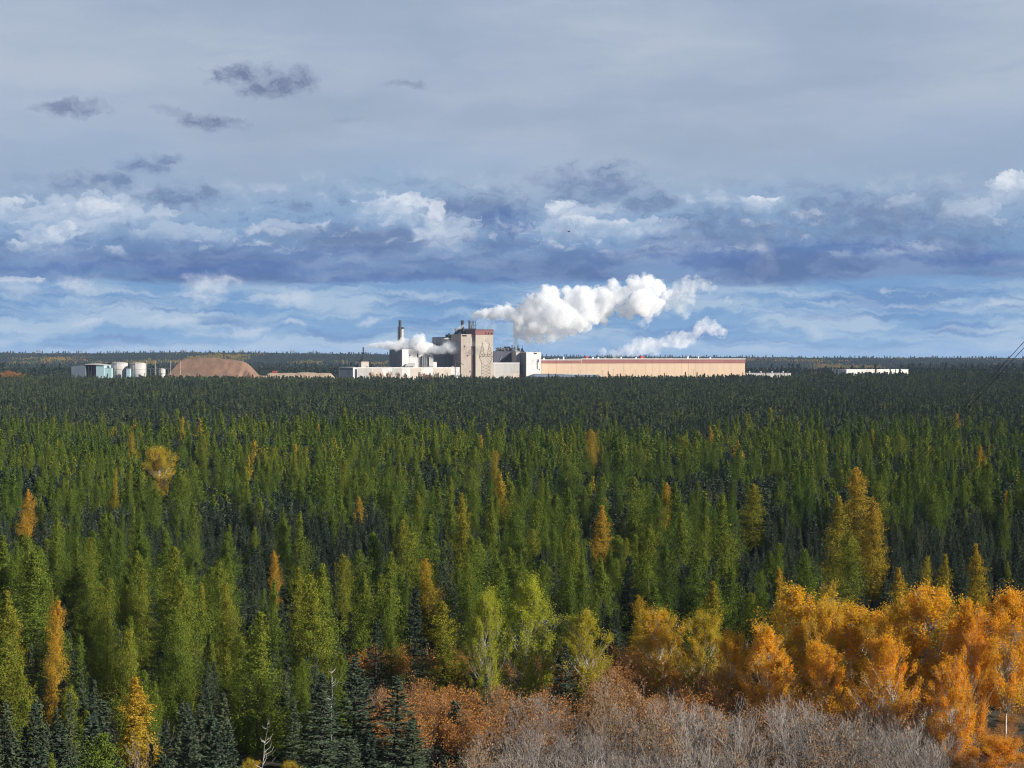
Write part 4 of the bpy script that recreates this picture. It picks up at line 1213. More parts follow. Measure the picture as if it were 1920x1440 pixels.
steam('steam_plume', 'narrow white steam jet rising from the vent house into the big plume', [(967, 661, 2.6), (967, 652, 3.4), (967, 642, 4.4), (968, 632, 6), (970, 621, 8.5), (974, 608, 12)], .13, 2222, 15, .7, 1.4, 3.2, cover=7, trail=True)
steam('steam_plume', 'greyish torn wisp of steam at the right end of the big plume', [(1258, 552, 14), (1272, 550, 20), (1288, 538, 18), (1304, 533, 12), (1322, 537, 12), (1332, 541, 8), (1274, 574, 14), (1296, 560, 12), (1262, 565, 10), (1365, 562, 6), (1205, 606, 9), (1216, 596, 10), (1256, 560, 10), (1250, 575, 9), (1286, 590, 8), (1340, 540, 6)], .022, 2250, 6, 1.2, 4.0, 8.0)
steam('steam_plume', 'thin white steam wisps drifting low over the long warehouse roof', [(1166, 660, 9), (1180, 656, 13), (1198, 650, 16), (1214, 648, 15), (1228, 650, 15), (1246, 643, 12), (1262, 637, 15), (1278, 638, 16), (1294, 632, 12), (1308, 622, 11), (1316, 612, 14), (1325, 603, 10), (1335, 615, 13), (1350, 621, 11), (1308, 626, 9), (1150, 662, 8), (1130, 660, 7)], .035, 2330, 8, 1.0, 3.0, 6.0)
steam('steam_plume', 'low white steam trail blown right from the slim stack across the white block', [(683.5, 650, 2.0), (689, 649.4, 3.2), (696, 648.6, 4.6), (706, 648, 5.8), (718, 648, 7.0), (730, 647.5, 8.2), (744, 648, 10), (757, 645, 12.5), (770, 648, 13), (784, 641, 11), (780, 633, 7.5), (790, 632, 7), (788, 650, 12), (800, 652, 11),
        (814, 655, 9), (826, 657, 9), (838, 650, 10), (850, 648, 8), (846, 656, 9), (858, 654, 8)], .15, 2172, 9, .7, 1.4, 3.2, cover=8, trail=True)
steam('steam_plume', 'thin veil of steam drifting across the fronts of both towers', [(868, 656, 6), (878, 648, 6), (888, 644, 6), (900, 650, 8), (912, 648, 8), (924, 654, 6), (934, 656, 4), (884, 660, 5)], .028, 2165, 10, .8, 2.0, 4.0, veil=0)
steam('steam_plume', 'small white steam puff leaning beside the broad dark stack', [(850, 622, 2), (855, 619, 2.6), (860, 616, 3), (865, 613, 3.4), (869, 610.5, 2.6)], .16, 2195, 11, .5, 1.0, 2.5, cover=6, trail=True, veil=0)
steam('steam_plume', 'ragged steam shreds just right of the banded tower roof', [(932, 640, 4), (940, 641, 4), (951, 632, 3), (946, 636, 4), (958, 644, 5), (978, 645, 4), (983, 650, 4), (926, 612, 7), (912, 608, 8), (900, 604, 8)], .022, 2215, 12, .8, 2.4, 4.0, veil=0)
steam('steam_plume', 'faint tan ghost of old steam high in the sky right of the big plume', [(1428, 450, 16), (1436, 470, 20), (1418, 490, 17), (1445, 500, 18), (1425, 515, 15), (1405, 505, 10)], .0035, 2300, 13, 2.0, 8.0, 14.0, veil=0)

# ================================================================== THE FOREST
larch_mid = [larch_crown(300 + i, LARCH_H, r, 190, 22, .40, fu) for i, (r, fu) in enumerate([(2.2, .72), (2.5, .62), (1.9, .9), (2.3, .8)])]
spruce_mid = [spruce_crown(320 + i, SPRUCE_H, r, .58, 7, 14, .52, club=cl, wid=.30, face=True) for i, (r, cl) in enumerate([(1.6, 0), (1.35, .25), (1.8, 0), (1.2, .3)])]
spruce_far = [spruce_crown(340 + i, SPRUCE_H, r, .8, 6, 7, .80, club=cl, wid=.42, face=True) for i, (r, cl) in enumerate([(1.2, .3), (1.0, .38), (1.35, .2), (1.1, .45), (.9, .3)])]
larch_far = [larch_crown(360 + i, LARCH_H, r, 60, 8, 1.0, fu) for i, (r, fu) in enumerate([(2.2, .7), (2.0, .8)])]
spruce_tiny = [spruce_crown(380 + i, SPRUCE_H, 2.0, 2.2, 4, 3, 2.4, wid=.34) for i in range(3)]
larch_tiny = [larch_crown(390 + i, LARCH_H, 3.4, 26, 4, 2.6, .5) for i in range(2)]

def in_view(x, d, pad=1.10, add=14):
    return np.abs(x) < (960 / F * d * pad + add)

class Tree:
    __slots__ = ('kind', 'x', 'd', 'z', 'h', 'R', 'tint', 'var', 'rz', 'label', 'vis', 'lm', 'short')
    def __init__(s, kind, x, d, h, R, tint, var=0, rz=0, label=None, short=None):
        s.kind, s.x, s.d, s.h, s.R, s.tint, s.var, s.rz, s.label = kind, float(x), float(d), float(h), float(R), float(tint), int(var), float(rz), label
        s.z = float(gz(s.x, s.d)); s.vis = 0; s.lm = label is not None; s.short = short
    @property
    def px(s): return 960 + F * s.x / s.d
    @property
    def top(s): return HZ + (CZ - s.z - s.h) * F / s.d

def place_top(px, py, h):
    d = top_depth(py, h)
    for _ in range(6):
        d = (CZ - h - float(gz(P2(px, d), d))) * F / (py - HZ)
    return d

# landmark trees: kind, photo column, photo row of the top, height, width in photo pixels, tint, label, short name used by neighbours' labels
LM = [
 ('larch', 100, 1128, 14, 60, .76, 'slim bright orange larch standing alone among green trees at the lower left', 'the slim orange larch at lower left'),
 ('larch', 255, 1272, 11, 112, .68, 'broad golden larch at the bottom left with bare whips in front of it', 'the broad golden larch at the bottom'),
 ('larch', 265, 1068, 13, 74, .30, 'green larch with a yellow tip above the broad golden larch', 'the yellow-tipped larch at lower left'),
 ('larch', 428, 1095, 13, 72, .36, 'green larch whose upper half turns yellow, right of a yellow-tipped one', None),
 ('larch', 482, 1150, 15, 128, .24, 'very wide olive green larch in the lower left, widest of the green ones', 'the widest green larch'),
 ('larch', 330, 1140, 14, 104, .16, 'big deep green larch left of the widest green larch', None),
 ('larch', 18, 1108, 14, 92, .36, 'tall yellowish green larch cut by the lower left picture edge', 'the yellowish larch at the left edge'),
 ('larch', 1122, 948, 13, 60, .70, 'golden orange larch rising alone near the middle of the forest', 'the golden larch in mid forest'),
 ('larch', 805, 1048, 12, 66, .60, 'small golden larch low in the middle, left of centre', 'the small golden larch'),
 ('larch', 1466, 1065, 15, 64, .66, 'tan orange larch rising at the left end of the orange aspens', 'the tan orange larch'),
 ('larch', 1690, 1066, 13, 76, .62, 'golden larch directly behind the orange aspens', 'the golden larch behind the aspens'),
 ('larch', 1602, 878, 19, 104, .62, 'tallest broad golden larch in the right half of the forest', 'the tallest golden larch'),
 ('larch', 1566, 930, 17, 90, .50, 'olive gold larch at the left shoulder of the tallest golden larch', None),
 ('larch', 1636, 940, 17, 70, .62, 'golden larch close on the right of the tallest golden larch', None),
 ('larch', 1590, 1000, 15, 100, .34, 'olive larch in front of the foot of the tallest golden larch', None),
 ('aspen', 297, 843, 15, 72, .42, 'rounded golden yellow tree alone in the green forest at upper left', 'the rounded golden tree'),
 ('larch', 50, 918, 14, 46, .78, 'orange-topped larch near the left picture edge', 'the orange-topped larch'),
 ('larch', 1110, 805, 15, 40, .62, 'small far orange larch at the upper edge of the larch stand', 'the far orange larch'),
 ('larch', 1335, 1092, 14, 92, .46, 'brownish olive larch left of the tan orange larch', 'the brownish olive larch'),
 ('larch', 1200, 1118, 12, 56, .60, 'thin tan larch with sparse needles right of the lime green aspens', 'the thin tan larch'),
 ('larch', 887, 838, 17, 60, .26, 'tall green larch with a lit yellow edge standing out near the centre', 'the tall green larch near the centre'),
 ('larch', 1065, 855, 16, 84, .16, 'round-headed dark green larch right of the centre', 'the round-headed green larch'),
 ('larch', 1190, 895, 16, 74, .24, 'tall olive larch right of the golden larch in mid forest', None),
 ('larch', 1415, 908, 14, 76, .40, 'olive larch with yellow right side, left of the tallest golden larch', 'the half-yellow larch'),
 ('larch', 1832, 1020, 14, 66, .60, 'golden larch at the right, behind the orange aspens', 'the golden larch at right'),
 ('larch', 1770, 1040, 13, 60, .50, 'first yellow-olive larch left of the golden larch at the right', None),
 ('larch', 1735, 1044, 13, 56, .48, 'narrow yellow-olive larch between two golden larches on the right', None),
 ('larch', 515, 1033, 10, 32, .74, 'little orange larch peeping between green larches left of centre', 'the little orange larch'),
 ('larch', 926, 845, 14, 34, .52, 'slender yellow larch just right of the tall green larch near centre', None),
 ('larch', 870, 925, 16, 60, .44, 'large yellow-green larch below the tall green larch near centre', None),
 ('larch', 833, 1130, 12, 100, .40, 'round olive yellow larch left of the lime green aspens', 'the round olive larch'),
 ('larch', 735, 1130, 12, 64, .18, 'fresh green larch left of the round olive larch', None),
 ('larch', 675, 1088, 13, 70, .22, 'green larch two crowns left of the small golden larch', None),
 ('larch', 200, 1085, 14, 84, .28, 'dense olive larch just left of the yellow-tipped larch at lower left', None),
 ('larch', 160, 1010, 15, 70, .26, 'tall olive larch above the slim orange larch', None),
 ('larch', 1850, 870, 16, 54, .18, 'tall green larch towards the right edge of the larch stand', 'the tall green larch far right'),
 ('larch', 380, 815, 15, 44, .30, 'tall light green larch right of the rounded golden tree', None),
 ('larch', 560, 960, 15, 64, .24, 'wide green larch at left centre, above the little orange larch', None),
 ('aspen', 985, 1098, 15, 100, .02, 'lime green aspen with a white trunk, tallest of its clump', 'the lime green aspen'),
 ('aspen', 908, 1118, 14, 78, .06, 'lime green aspen on the left of the tallest lime one', None),
 ('aspen', 1030, 1132, 13, 48, .08, 'yellow-green aspen at the right end of the lime clump', None),
 ('aspen', 1100, 1152, 12, 90, .29, 'olive yellow aspen with a pale trunk right of the lime clump', 'the olive yellow aspen'),
 ('aspen', 1235, 1150, 11, 110, .50, 'small amber aspen left of the brownish olive larch', 'the small amber aspen'),
 ('aspen', 1318, 1160, 11, 90, .40, 'mustard aspen below the brownish olive larch', None),
 ('aspen', 1375, 1195, 10, 80, .56, 'low amber aspen at the foot of the bare whips', None),
 ('aspen', 1492, 1112, 15, 150, .54, 'big bright orange-yellow aspen, leftmost of the large orange ones', 'the leftmost large orange aspen'),
 ('aspen', 1600, 1150, 13, 150, .56, 'round orange aspen, second of the large orange ones from the left', 'the second large orange aspen'),
 ('aspen', 1740, 1110, 16, 176, .60, 'tallest and widest orange aspen with pale trunks showing beneath', 'the widest orange aspen'),
 ('aspen', 1885, 1118, 16, 138, .62, 'orange aspen at the right picture edge above dark trunks', 'the orange aspen at the right edge'),
 ('aspen', 1820, 1160, 14, 70, .70, 'narrow deep orange aspen between the two rightmost large ones', None),
 ('aspen', 1665, 1205, 12, 100, .64, 'orange aspen filling the gap before the widest orange aspen', None),
 ('aspen', 1672, 1150, 14, 110, .56, 'golden orange aspen between the second large orange one and the widest', None),
 ('aspen', 1548, 1138, 14, 96, .54, 'golden orange aspen wedged between the two leftmost large orange ones', None),
 ('aspen', 1800, 1136, 15, 96, .60, 'orange aspen close on the right of the widest orange aspen', None),
 ('aspen', 1440, 1185, 12, 90, .62, 'short orange aspen on the left flank of the leftmost large one', None),
 ('aspen', 1545, 1215, 11, 100, .62, 'short amber aspen in front of the two leftmost large orange ones', None),
 ('aspen', 1560, 1095, 15, 40, .44, 'thin half-bare aspen with tan leaves behind the large orange ones', None),
 ('aspen', 1785, 1240, 11, 90, .68, 'low orange aspen under the widest orange aspen', None),
 ('aspen', 1870, 1385, 5, 130, .74, 'low orange bush-like aspen in the bottom right corner', 'the low orange aspen in the corner'),
 ('aspen', 545, 1432, 4, 50, .42, 'yellow leafy sapling at the bottom edge right of the broad golden larch', None),
 ('aspen', 468, 1430, 4, 46, .40, 'yellow leafy sapling at the bottom edge below the widest green larch', None),
 ('spruce', 1060, 1208, 9, 72, .45, 'dark round-topped spruce right of the lime green aspens', 'the dark spruce by the lime aspens'),
 ('spruce', 703, 1160, 11, 62, .15, 'dark blue-green spruce left of the round olive larch', None),
 ('spruce', 775, 1100, 13, 54, .05, 'dark slender spruce just above the round olive larch', None),
 ('spruce', 742, 1268, 10, 120, .55, 'broad green spruce at the edge of the orange brush', 'the broad spruce by the orange brush'),
 ('spruce', 660, 1225, 12, 104, .45, 'large dark spruce behind and left of the broad spruce by the brush', None),
 ('spruce', 915, 1262, 8, 46, .55, 'narrow column-shaped spruce standing alone in the brush', 'the narrow spruce in the brush'),
 ('spruce', 852, 1312, 6.5, 72, .5, 'short wide spruce in the brush left of the narrow one', None),
 ('spruce', 775, 1345, 9, 100, .55, 'squat spruce in front of the broad spruce by the brush', None),
 ('spruce', 600, 1265, 11, 110, .50, 'dense spruce in the low centre left, right of the widest green larch', None),
 ('spruce', 905, 1165, 10, 70, .2, 'dark spruce half hidden under the lime green aspens', None),
 ('spruce', 1180, 1040, 12, 46, .1, 'dark spruce below the tall olive larch right of mid forest', None),
]
trees = []
for (kind, px, py, h, wpx, tint, lab, short) in LM:
    d = place_top(px, py, h)
    trees.append(Tree(kind, P2(px, d), d, h, wpx / 2 * d / F, tint, rs.randint(0, 100), rs.rand() * 6.28, lab, short))
lmx = np.array([t.x for t in trees]); lmd = np.array([t.d for t in trees]); lmr = np.array([t.R for t in trees])

def jgrid(x0, x1, y0, y1, s, jit=.85):
    gx, gy = np.meshgrid(np.arange(x0, x1, s), np.arange(y0, y1, s))
    x = gx.ravel() + (rs.rand(gx.size) - .5) * s * jit; y = gy.ravel() + (rs.rand(gx.size) - .5) * s * jit
    return x, y

def shrub_zone(x, d):
    px = 960 + F * x / d
    left = np.interp(d, [130, 150, 175, 200, 222, 243, 250], [900, 850, 800, 740, 690, 690, 700])
    end = np.interp(px, [680, 900, 940, 1090, 1420, 1440, 1920], [246, 240, 226, 236, 236, 226, 226])
    return (px > left) & (d < end)

def clear_of_landmarks(x, d, f=.75):
    ok = np.ones(len(x), bool)
    for a, b, r in zip(lmx, lmd, lmr):
        lat = np.abs(x * (b / d) - a)
        ok &= ~((np.hypot(x - a, d - b) < r * f + .8) | ((d < b) & (d > b - 16 - 2 * r) & (lat < r * f + 1.0)) | ((d < b) & (d > b * .82) & (lat < r * .6)))
    return ok

# --- larch stand
x, d = jgrid(-260, 260, 104, 940, 5.7)
m = in_view(x, d)
edge = 800 + 90 * (fbm(x / 60, d / 400, 41, 3) - .5) * 2 + 30 * (fbm(x / 14, d / 14, 42, 2) - .5)
pl = fbm(x / 34, d / 70, 43, 3)
keep = m & (d < edge) & (pl + .10 * sstep(330, 220, d) + .10 * sstep(560, 720, d) > .345 + .32 * rs.rand(len(x)))
keep |= m & (d >= edge) & (rs.rand(len(x)) < .03)
keep &= ~shrub_zone(x, d) & ~((d < 175) & (rs.rand(len(x)) < .72))
x, d = x[keep], d[keep]
k2 = clear_of_landmarks(x, d); x, d = x[k2], d[k2]
tn = fbm(x / 26, d / 60, 44, 3); rr = rs.rand(len(x))
tint = .10 + (tn - .5) * .34 + rs.randn(len(x)) * .075 + .05 * sstep(420, 200, d)
tint = np.where(rr > .985, .46 + .20 * rs.rand(len(x)), np.clip(tint, .01, .42))
hh = 8.6 + 8.6 * rs.rand(len(x)) ** 1.25 * (.55 + .8 * fbm(x / 50, d / 90, 45, 2)) + .6 * rs.randn(len(x))
RR = np.clip((2.6 + .7 * rs.randn(len(x))) * (.45 + .55 * hh / 13.5), 1.3, 4.2)
for i in range(len(x)): trees.append(Tree('larch', x[i], d[i], max(7, hh[i]), RR[i], tint[i], rs.randint(0, 100), rs.rand() * 6.28))

# --- spruces among and beyond the larches
x, d = jgrid(-260, 260, 104, 900, 2.75)
m = in_view(x, d) & ~shrub_zone(x, d)
pl = fbm(x / 34, d / 70, 43, 3) + .10 * sstep(330, 220, d)
keep = m & (rs.rand(len(x)) < np.where(pl > .54, .62, .9))
lx = np.array([t.x for t in trees if t.kind == 'larch']); ld = np.array([t.d for t in trees if t.kind == 'larch'])
x, d = x[keep], d[keep]
k2 = clear_of_landmarks(x, d, .6); x, d = x[k2], d[k2]
cell = {}
for a, b in zip(lx, ld): cell.setdefault((int(a // 4), int(b // 4)), []).append((a, b))
def near_larch(a, b, r):
    ia, ib = int(a // 4), int(b // 4)
    for i in (-1, 0, 1):
        for j in (-1, 0, 1):
            for (p, q) in cell.get((ia + i, ib + j), ()):
                if (p - a) ** 2 + (q - b) ** 2 < r * r: return True
    return False
hb = fbm(x / 30, d / 50, 46, 3)
for i in range(len(x)):
    if near_larch(x[i], d[i], 1.5): continue
    h = (5.4 + 6.2 * hb[i]) * rs.uniform(.68, 1.2) + 1.8 * float(sstep(260, 150, d[i]))
    trees.append(Tree('spruce', x[i], d[i], h, rs.uniform(.95, 1.5) * (h / 9.5) + .15, np.clip(.36 + rs.randn() * .30 + .2 * float(sstep(260, 150, d[i])), 0, 1), rs.randint(0, 100), rs.rand() * 6.28))

# --- keep the view onto the landmark trees open
lms = [t for t in trees if t.lm]
def hides(t):
    for q in lms:
        if t.d >= q.d: continue
        kq, kt = F / q.d, F / t.d
        if abs(t.px - q.px) < .62 * (q.R * kq + t.R * kt) and t.top < q.top + (.30 if q.kind == 'aspen' else .42) * q.h * kq: return True
    return False
trees = [t for t in trees if t.lm or not hides(t)]
# --- what shows: coarse silhouettes, front to back
GW, GH, GY = 960, 400, 650
zb = np.full((GH, GW), -1, np.int32)
order = sorted(range(len(trees)), key=lambda i: trees[i].d)
for i in order:
    t = trees[i]
    if t.d > 620: break
    k = F / t.d / 2
    cx = t.px / 2; y0 = (t.top - GY) / 2; Hpx = t.h * k; 
    r0, r1 = int(max(0, y0)), int(min(GH - 1, y0 + Hpx * .9))
    for r in range(r0, r1 + 1):
        q = min(1.0, max(0.0, (r + .5 - y0) / Hpx) / .62)
        w = t.R * k * (q ** .8 if t.kind != 'aspen' else min(1, q * 3) * .8)
        a, b = int(max(0, cx - w)), int(min(GW, cx + w + 1))
        if a < b:
            row = zb[r, a:b]; e = row < 0
            t.vis += int(e.sum()); row[e] = i

# --- which trees become objects of their own
def pick(kind, n):
    lm = [t for t in trees if t.kind == kind and t.lm]
    rest = sorted([t for t in trees if t.kind == kind and not t.lm and t.vis > 6], key=lambda t: -t.vis)
    return lm + rest[:max(0, n - len(lm))]
own = {k: pick(k, 298) for k in ('larch', 'spruce', 'aspen')}
own_ids = {id(t) for v in own.values() for t in v}

aspen_sets = [aspen_meshes(400 + i, ASPEN_H, r, nc, int(pe * 1.3), .165, base=ba, size=sz) for i, (r, nc, pe, ba, sz) in enumerate([(3.6, 170, 150, .10, .66), (3.0, 140, 150, .14, .60), (4.2, 210, 140, .08, .70), (1.6, 70, 110, .20, .45), (3.9, 190, 150, .34, .66)])]
def aspen_radius(me, pc=96):
    v = np.empty(len(me.vertices) * 3, np.float32); me.vertices.foreach_get('co', v); v = v.reshape(-1, 3)
    return float(np.percentile(np.hypot(v[:, 0], v[:, 1]), pc))
aspen_R = [aspen_radius(s[2], 90) for s in aspen_sets]
def crown_R(me):
    return aspen_radius(me)
larch_R = [crown_R(m) for m in larch_near]; spruce_R = [crown_R(m) for m in spruce_near]

ORD = 'second third fourth fifth sixth seventh eighth ninth tenth eleventh twelfth thirteenth fourteenth fifteenth sixteenth seventeenth eighteenth nineteenth twentieth'.split()
ORD += ['twenty-' + q for q in ['first'] + ORD[:8]] + ['thirtieth']
def ordinal(n): return '' if n == 1 else ORD[n - 2] + ' ' if n - 2 < len(ORD) else None

marks = [t for t in trees if t.lm and t.short]
def auto_labels(kind, group_word):
    buckets = {}
    for t in own[kind]:
        if t.lm: continue
        best = min(marks, key=lambda q: hypot((q.px - t.px), (q.top - t.top) * 1.0))
        dx, dy = t.px - best.px, t.top - best.top
        if abs(dx) > abs(dy) * .8: rel = 'right of' if dx > 0 else 'left of'
        else: rel = 'below' if dy > 0 else 'above'
        if kind == 'larch':
            hue = 'deep green' if t.tint < .12 else 'green' if t.tint < .22 else 'olive green' if t.tint < .32 else 'yellow-green' if t.tint < .47 else 'golden'
        else:
            hue = 'blue-green' if t.tint < .25 else 'dark green' if t.tint < .55 else 'dull green'
        form = ''
        if kind == 'larch': form = 'wide ' if t.R * 2 / t.h > .33 else 'slim ' if t.R * 2 / t.h < .24 else ''
        else: form = 'short ' if t.h < 7 else 'tall ' if t.h > 11 else ''
        buckets.setdefault((form + hue, rel, best.short), []).append((hypot(dx, dy), t))
    for (desc, rel, ref), L in buckets.items():
        L.sort(key=lambda q: q[0])
        for n, (_, t) in enumerate(L):
            o = ordinal(n + 1)
            if o is None: t.label = 'farther-off %s %s %s %s' % (desc, kind, rel, ref)
            elif n == 0: t.label = 'nearest %s %s %s %s' % (desc, kind, rel, ref)
            else: t.label = '%s%s %s counting away %s %s' % (o, desc, kind, rel, ref)
auto_labels('larch', ''); auto_labels('spruce', '')

def plant(t):
    grp = {'larch': 'larches of the forest', 'spruce': 'spruces of the forest', 'aspen': 'aspens in autumn leaf'}[t.kind]
    o = thing({'larch': 'larch_tree', 'spruce': 'spruce_tree', 'aspen': 'aspen_tree'}[t.kind], t.label, 'tree', (t.x, t.d, t.z), t.rz, grp)
    tilt = rs.randn() * .02
    o.rotation_euler = (rs.randn() * .02, tilt, t.rz)
    if t.kind == 'larch':
        i = t.var % len(larch_near); s = t.R / larch_R[i]; q = t.h / LARCH_H
        link('crown', larch_near[i], o, tint=t.tint); link('trunk', larch_trunks[t.var % 2], o)
    elif t.kind == 'spruce':
        i = t.var % len(spruce_near); s = t.R / spruce_R[i]; q = t.h / SPRUCE_H
        link('crown', spruce_near[i], o, tint=t.tint); link('trunk', spruce_trunks[t.var % 2], o)
    else:
        thin = t.R * 2 / t.h < .22
        i = 3 if thin else 4 if (t.px > 1715 and t.R > 3 and t.top < 1140) else t.var % 3; s = t.R / aspen_R[i]; q = t.h / ASPEN_H
        link('crown', aspen_sets[i][2], o, tint=t.tint); link('trunk', aspen_sets[i][0], o); link('branches', aspen_sets[i][1], o)
    o.scale = (s, s, q)
for kind in ('larch', 'spruce', 'aspen'):
    for t in own[kind]: plant(t)

# --- everything else of a kind: one object each, instanced on points
def scatter(name, label, cat, P, S, RZ, tint, var, protos):
    n = len(P)
    me = bpy.data.meshes.new(name + '_points'); me.vertices.add(n)
    me.vertices.foreach_set('co', np.asarray(P, np.float32).ravel())
    for an, ty, arr in (('size', 'FLOAT_VECTOR', S), ('spin', 'FLOAT', RZ), ('tintp', 'FLOAT', tint), ('pick', 'INT', var)):
        a = me.attributes.new(an, ty, 'POINT')
        a.data.foreach_set('vector' if ty == 'FLOAT_VECTOR' else 'value', np.asarray(arr, np.int32 if ty == 'INT' else np.float32).ravel())
    pc = bpy.data.collections.new(name + '_kinds')
    for i, pm in enumerate(protos):
        pc.objects.link(bpy.data.objects.new('%s_kind_%02d' % (name, i), pm))
    o = link(name, me, None, kind='stuff', label=label, category=cat)
    g = bpy.data.node_groups.new(name + '_nodes', 'GeometryNodeTree')
    g.interface.new_socket('Geometry', in_out='INPUT', socket_type='NodeSocketGeometry')
    g.interface.new_socket('Geometry', in_out='OUTPUT', socket_type='NodeSocketGeometry')
    N = g.nodes.new; L = g.links.new
    gi, go = N('NodeGroupInput'), N('NodeGroupOutput')
    def named(nm, ty):
        q = N('GeometryNodeInputNamedAttribute'); q.data_type = ty; q.inputs['Name'].default_value = nm; return q.outputs['Attribute']
    ci = N('GeometryNodeCollectionInfo'); ci.inputs['Collection'].default_value = pc; ci.inputs['Separate Children'].default_value = True; ci.inputs['Reset Children'].default_value = True
    ip = N('GeometryNodeInstanceOnPoints'); ip.inputs['Pick Instance'].default_value = True
    mp = N('GeometryNodeMeshToPoints')
    cx = N('ShaderNodeCombineXYZ'); L(named('spin', 'FLOAT'), cx.inputs[2])
    e2r = N('FunctionNodeEulerToRotation'); L(cx.outputs[0], e2r.inputs[0])
    st = N('GeometryNodeStoreNamedAttribute'); st.data_type = 'FLOAT'; st.domain = 'INSTANCE'; st.inputs['Name'].default_value = 'tint'
    L(gi.outputs[0], mp.inputs[0]); L(mp.outputs[0], ip.inputs['Points']); L(ci.outputs[0], ip.inputs['Instance'])
    L(named('pick', 'INT'), ip.inputs['Instance Index']); L(e2r.outputs[0], ip.inputs['Rotation']); L(named('size', 'FLOAT_VECTOR'), ip.inputs['Scale'])
    L(ip.outputs[0], st.inputs['Geometry']); L(named('tintp', 'FLOAT'), st.inputs['Value']); L(st.outputs[0], go.inputs[0])
    md = o.modifiers.new('scatter', 'NODES'); md.node_group = g
    return o

rest = [t for t in trees if id(t) not in own_ids]
def scatter_trees(name, label, cat, sel, near, near_R, mid, far, H, dn=430, df=900):
    if not sel: return
    Rm = [crown_R(m) for m in mid]; Rf = [crown_R(m) for m in far]
    protos = list(near) + list(mid) + list(far); RA = list(near_R) + Rm + Rf
    a, b, c = len(near), len(mid), len(far)
    var = np.array([(t.var % a) if t.d < dn else a + (t.var % b) if t.d < df else a + b + (t.var % c) for t in sel])
    S = np.array([(t.R / RA[v], t.R / RA[v], t.h / H) for t, v in zip(sel, var)])
    scatter(name, label, cat, [(t.x, t.d, t.z) for t in sel], S, [t.rz for t in sel], [t.tint for t in sel], var, protos)

# far bog spruces up to the mill, at full spacing
xs_, ds_ = [], []
for (y0, y1, s) in ((760, 1250, 2.9), (1250, 2120, 3.4)):
    x, d = jgrid(-P2(-960, 1) * 0 - 700, 700, y0, y1, s)
    m = in_view(x, d, 1.06, 10)
    xs_.append(x[m]); ds_.append(d[m])
x = np.concatenate(xs_); d = np.concatenate(ds_)
far_h = (5.2 + 5.0 * fbm(x / 40, d / 70, 51, 3)) * (.55 + .75 * rs.rand(len(x)))
far_h = far_h + sstep(1800, 2080, d) * np.interp(960 + F * x / d, [0, 600, 1000, 1400, 1600, 1920], [1.0, 0, -.5, 2.0, 4.0, 5.5])
far_h = np.where(rs.rand(len(x)) < .02, far_h * 1.35, far_h)
dens = fbm(x / 25, d / 60, 52, 3)
keep = rs.rand(len(x)) < np.where(dens > .42, .88, .5)
x, d, far_h = x[keep], d[keep], far_h[keep]
z = gz(x, d); n = len(x)
RAf = np.array([crown_R(m) for m in spruce_far])
fv = rs.randint(0, len(spruce_far), n)
fr = rs.uniform(.75, 1.25, n) * (.55 + far_h / 15)
is_l = (rs.rand(n) < .03 + .05 * sstep(.55, .7, fbm(x / 60, d / 90, 53, 3)))
ft = np.clip(.58 + rs.randn(n) * .34 + .5 * (fbm(x / 70, d / 160, 55, 3) - .5), 0, 1)
sp_rest = [t for t in rest if t.kind == 'spruce']; la_rest = [t for t in rest if t.kind == 'larch']
# one object for the spruces not built singly
near_sp = [t for t in sp_rest]
mid_R = [crown_R(m) for m in spruce_mid]
protos = list(spruce_near) + list(spruce_mid) + list(spruce_far); RA = np.array(list(spruce_R) + mid_R + list(RAf))
v1 = np.array([(t.var % 5) if t.d < 400 else 5 + (t.var % 4) for t in near_sp])
P = np.array([(t.x, t.d, t.z) for t in near_sp]); R1 = np.array([t.R for t in near_sp]); h1 = np.array([t.h for t in near_sp])
sel = ~is_l
PP = np.concatenate([P, np.stack([x, d, z], 1)[sel]]); VV = np.concatenate([v1, 9 + fv[sel]])
R2 = np.concatenate([R1, fr[sel]]); H2 = np.concatenate([h1, far_h[sel]])
SS = np.stack([R2 / RA[VV], R2 / RA[VV], H2 / SPRUCE_H], 1)
scatter('spruce_forest', 'dense dark spruce forest stretching from the larch stand back to the mill', 'forest', PP, SS, rs.rand(len(PP)) * 6.28, np.concatenate([[t.tint for t in near_sp], ft[sel]]), VV, protos)
lm_R = np.array(list(larch_R) + [crown_R(m) for m in larch_mid] + [crown_R(m) for m in larch_far])
v1 = np.array([(t.var % 6) if t.d < 430 else 6 + (t.var % 4) for t in la_rest])
P = np.array([(t.x, t.d, t.z) for t in la_rest])
nl = int(is_l.sum()); lh = far_h[is_l] * 1.15; v2 = 10 + rs.randint(0, 2, nl)
PP = np.concatenate([P, np.stack([x, d, z], 1)[is_l]]); VV = np.concatenate([v1, v2])
R2 = np.concatenate([[t.R for t in la_rest], fr[is_l] * 1.1]); H2 = np.concatenate([[t.h for t in la_rest], lh])
SS = np.stack([R2 / lm_R[VV], R2 / lm_R[VV], H2 / LARCH_H], 1)
scatter('larch_forest', 'green and yellowing larch forest filling the middle of the picture', 'forest', PP, SS, rs.rand(len(PP)) * 6.28, np.concatenate([[t.tint for t in la_rest], np.clip(.16 + .09 * rs.randn(nl), 0, .42)]), VV, list(larch_near) + list(larch_mid) + list(larch_far))

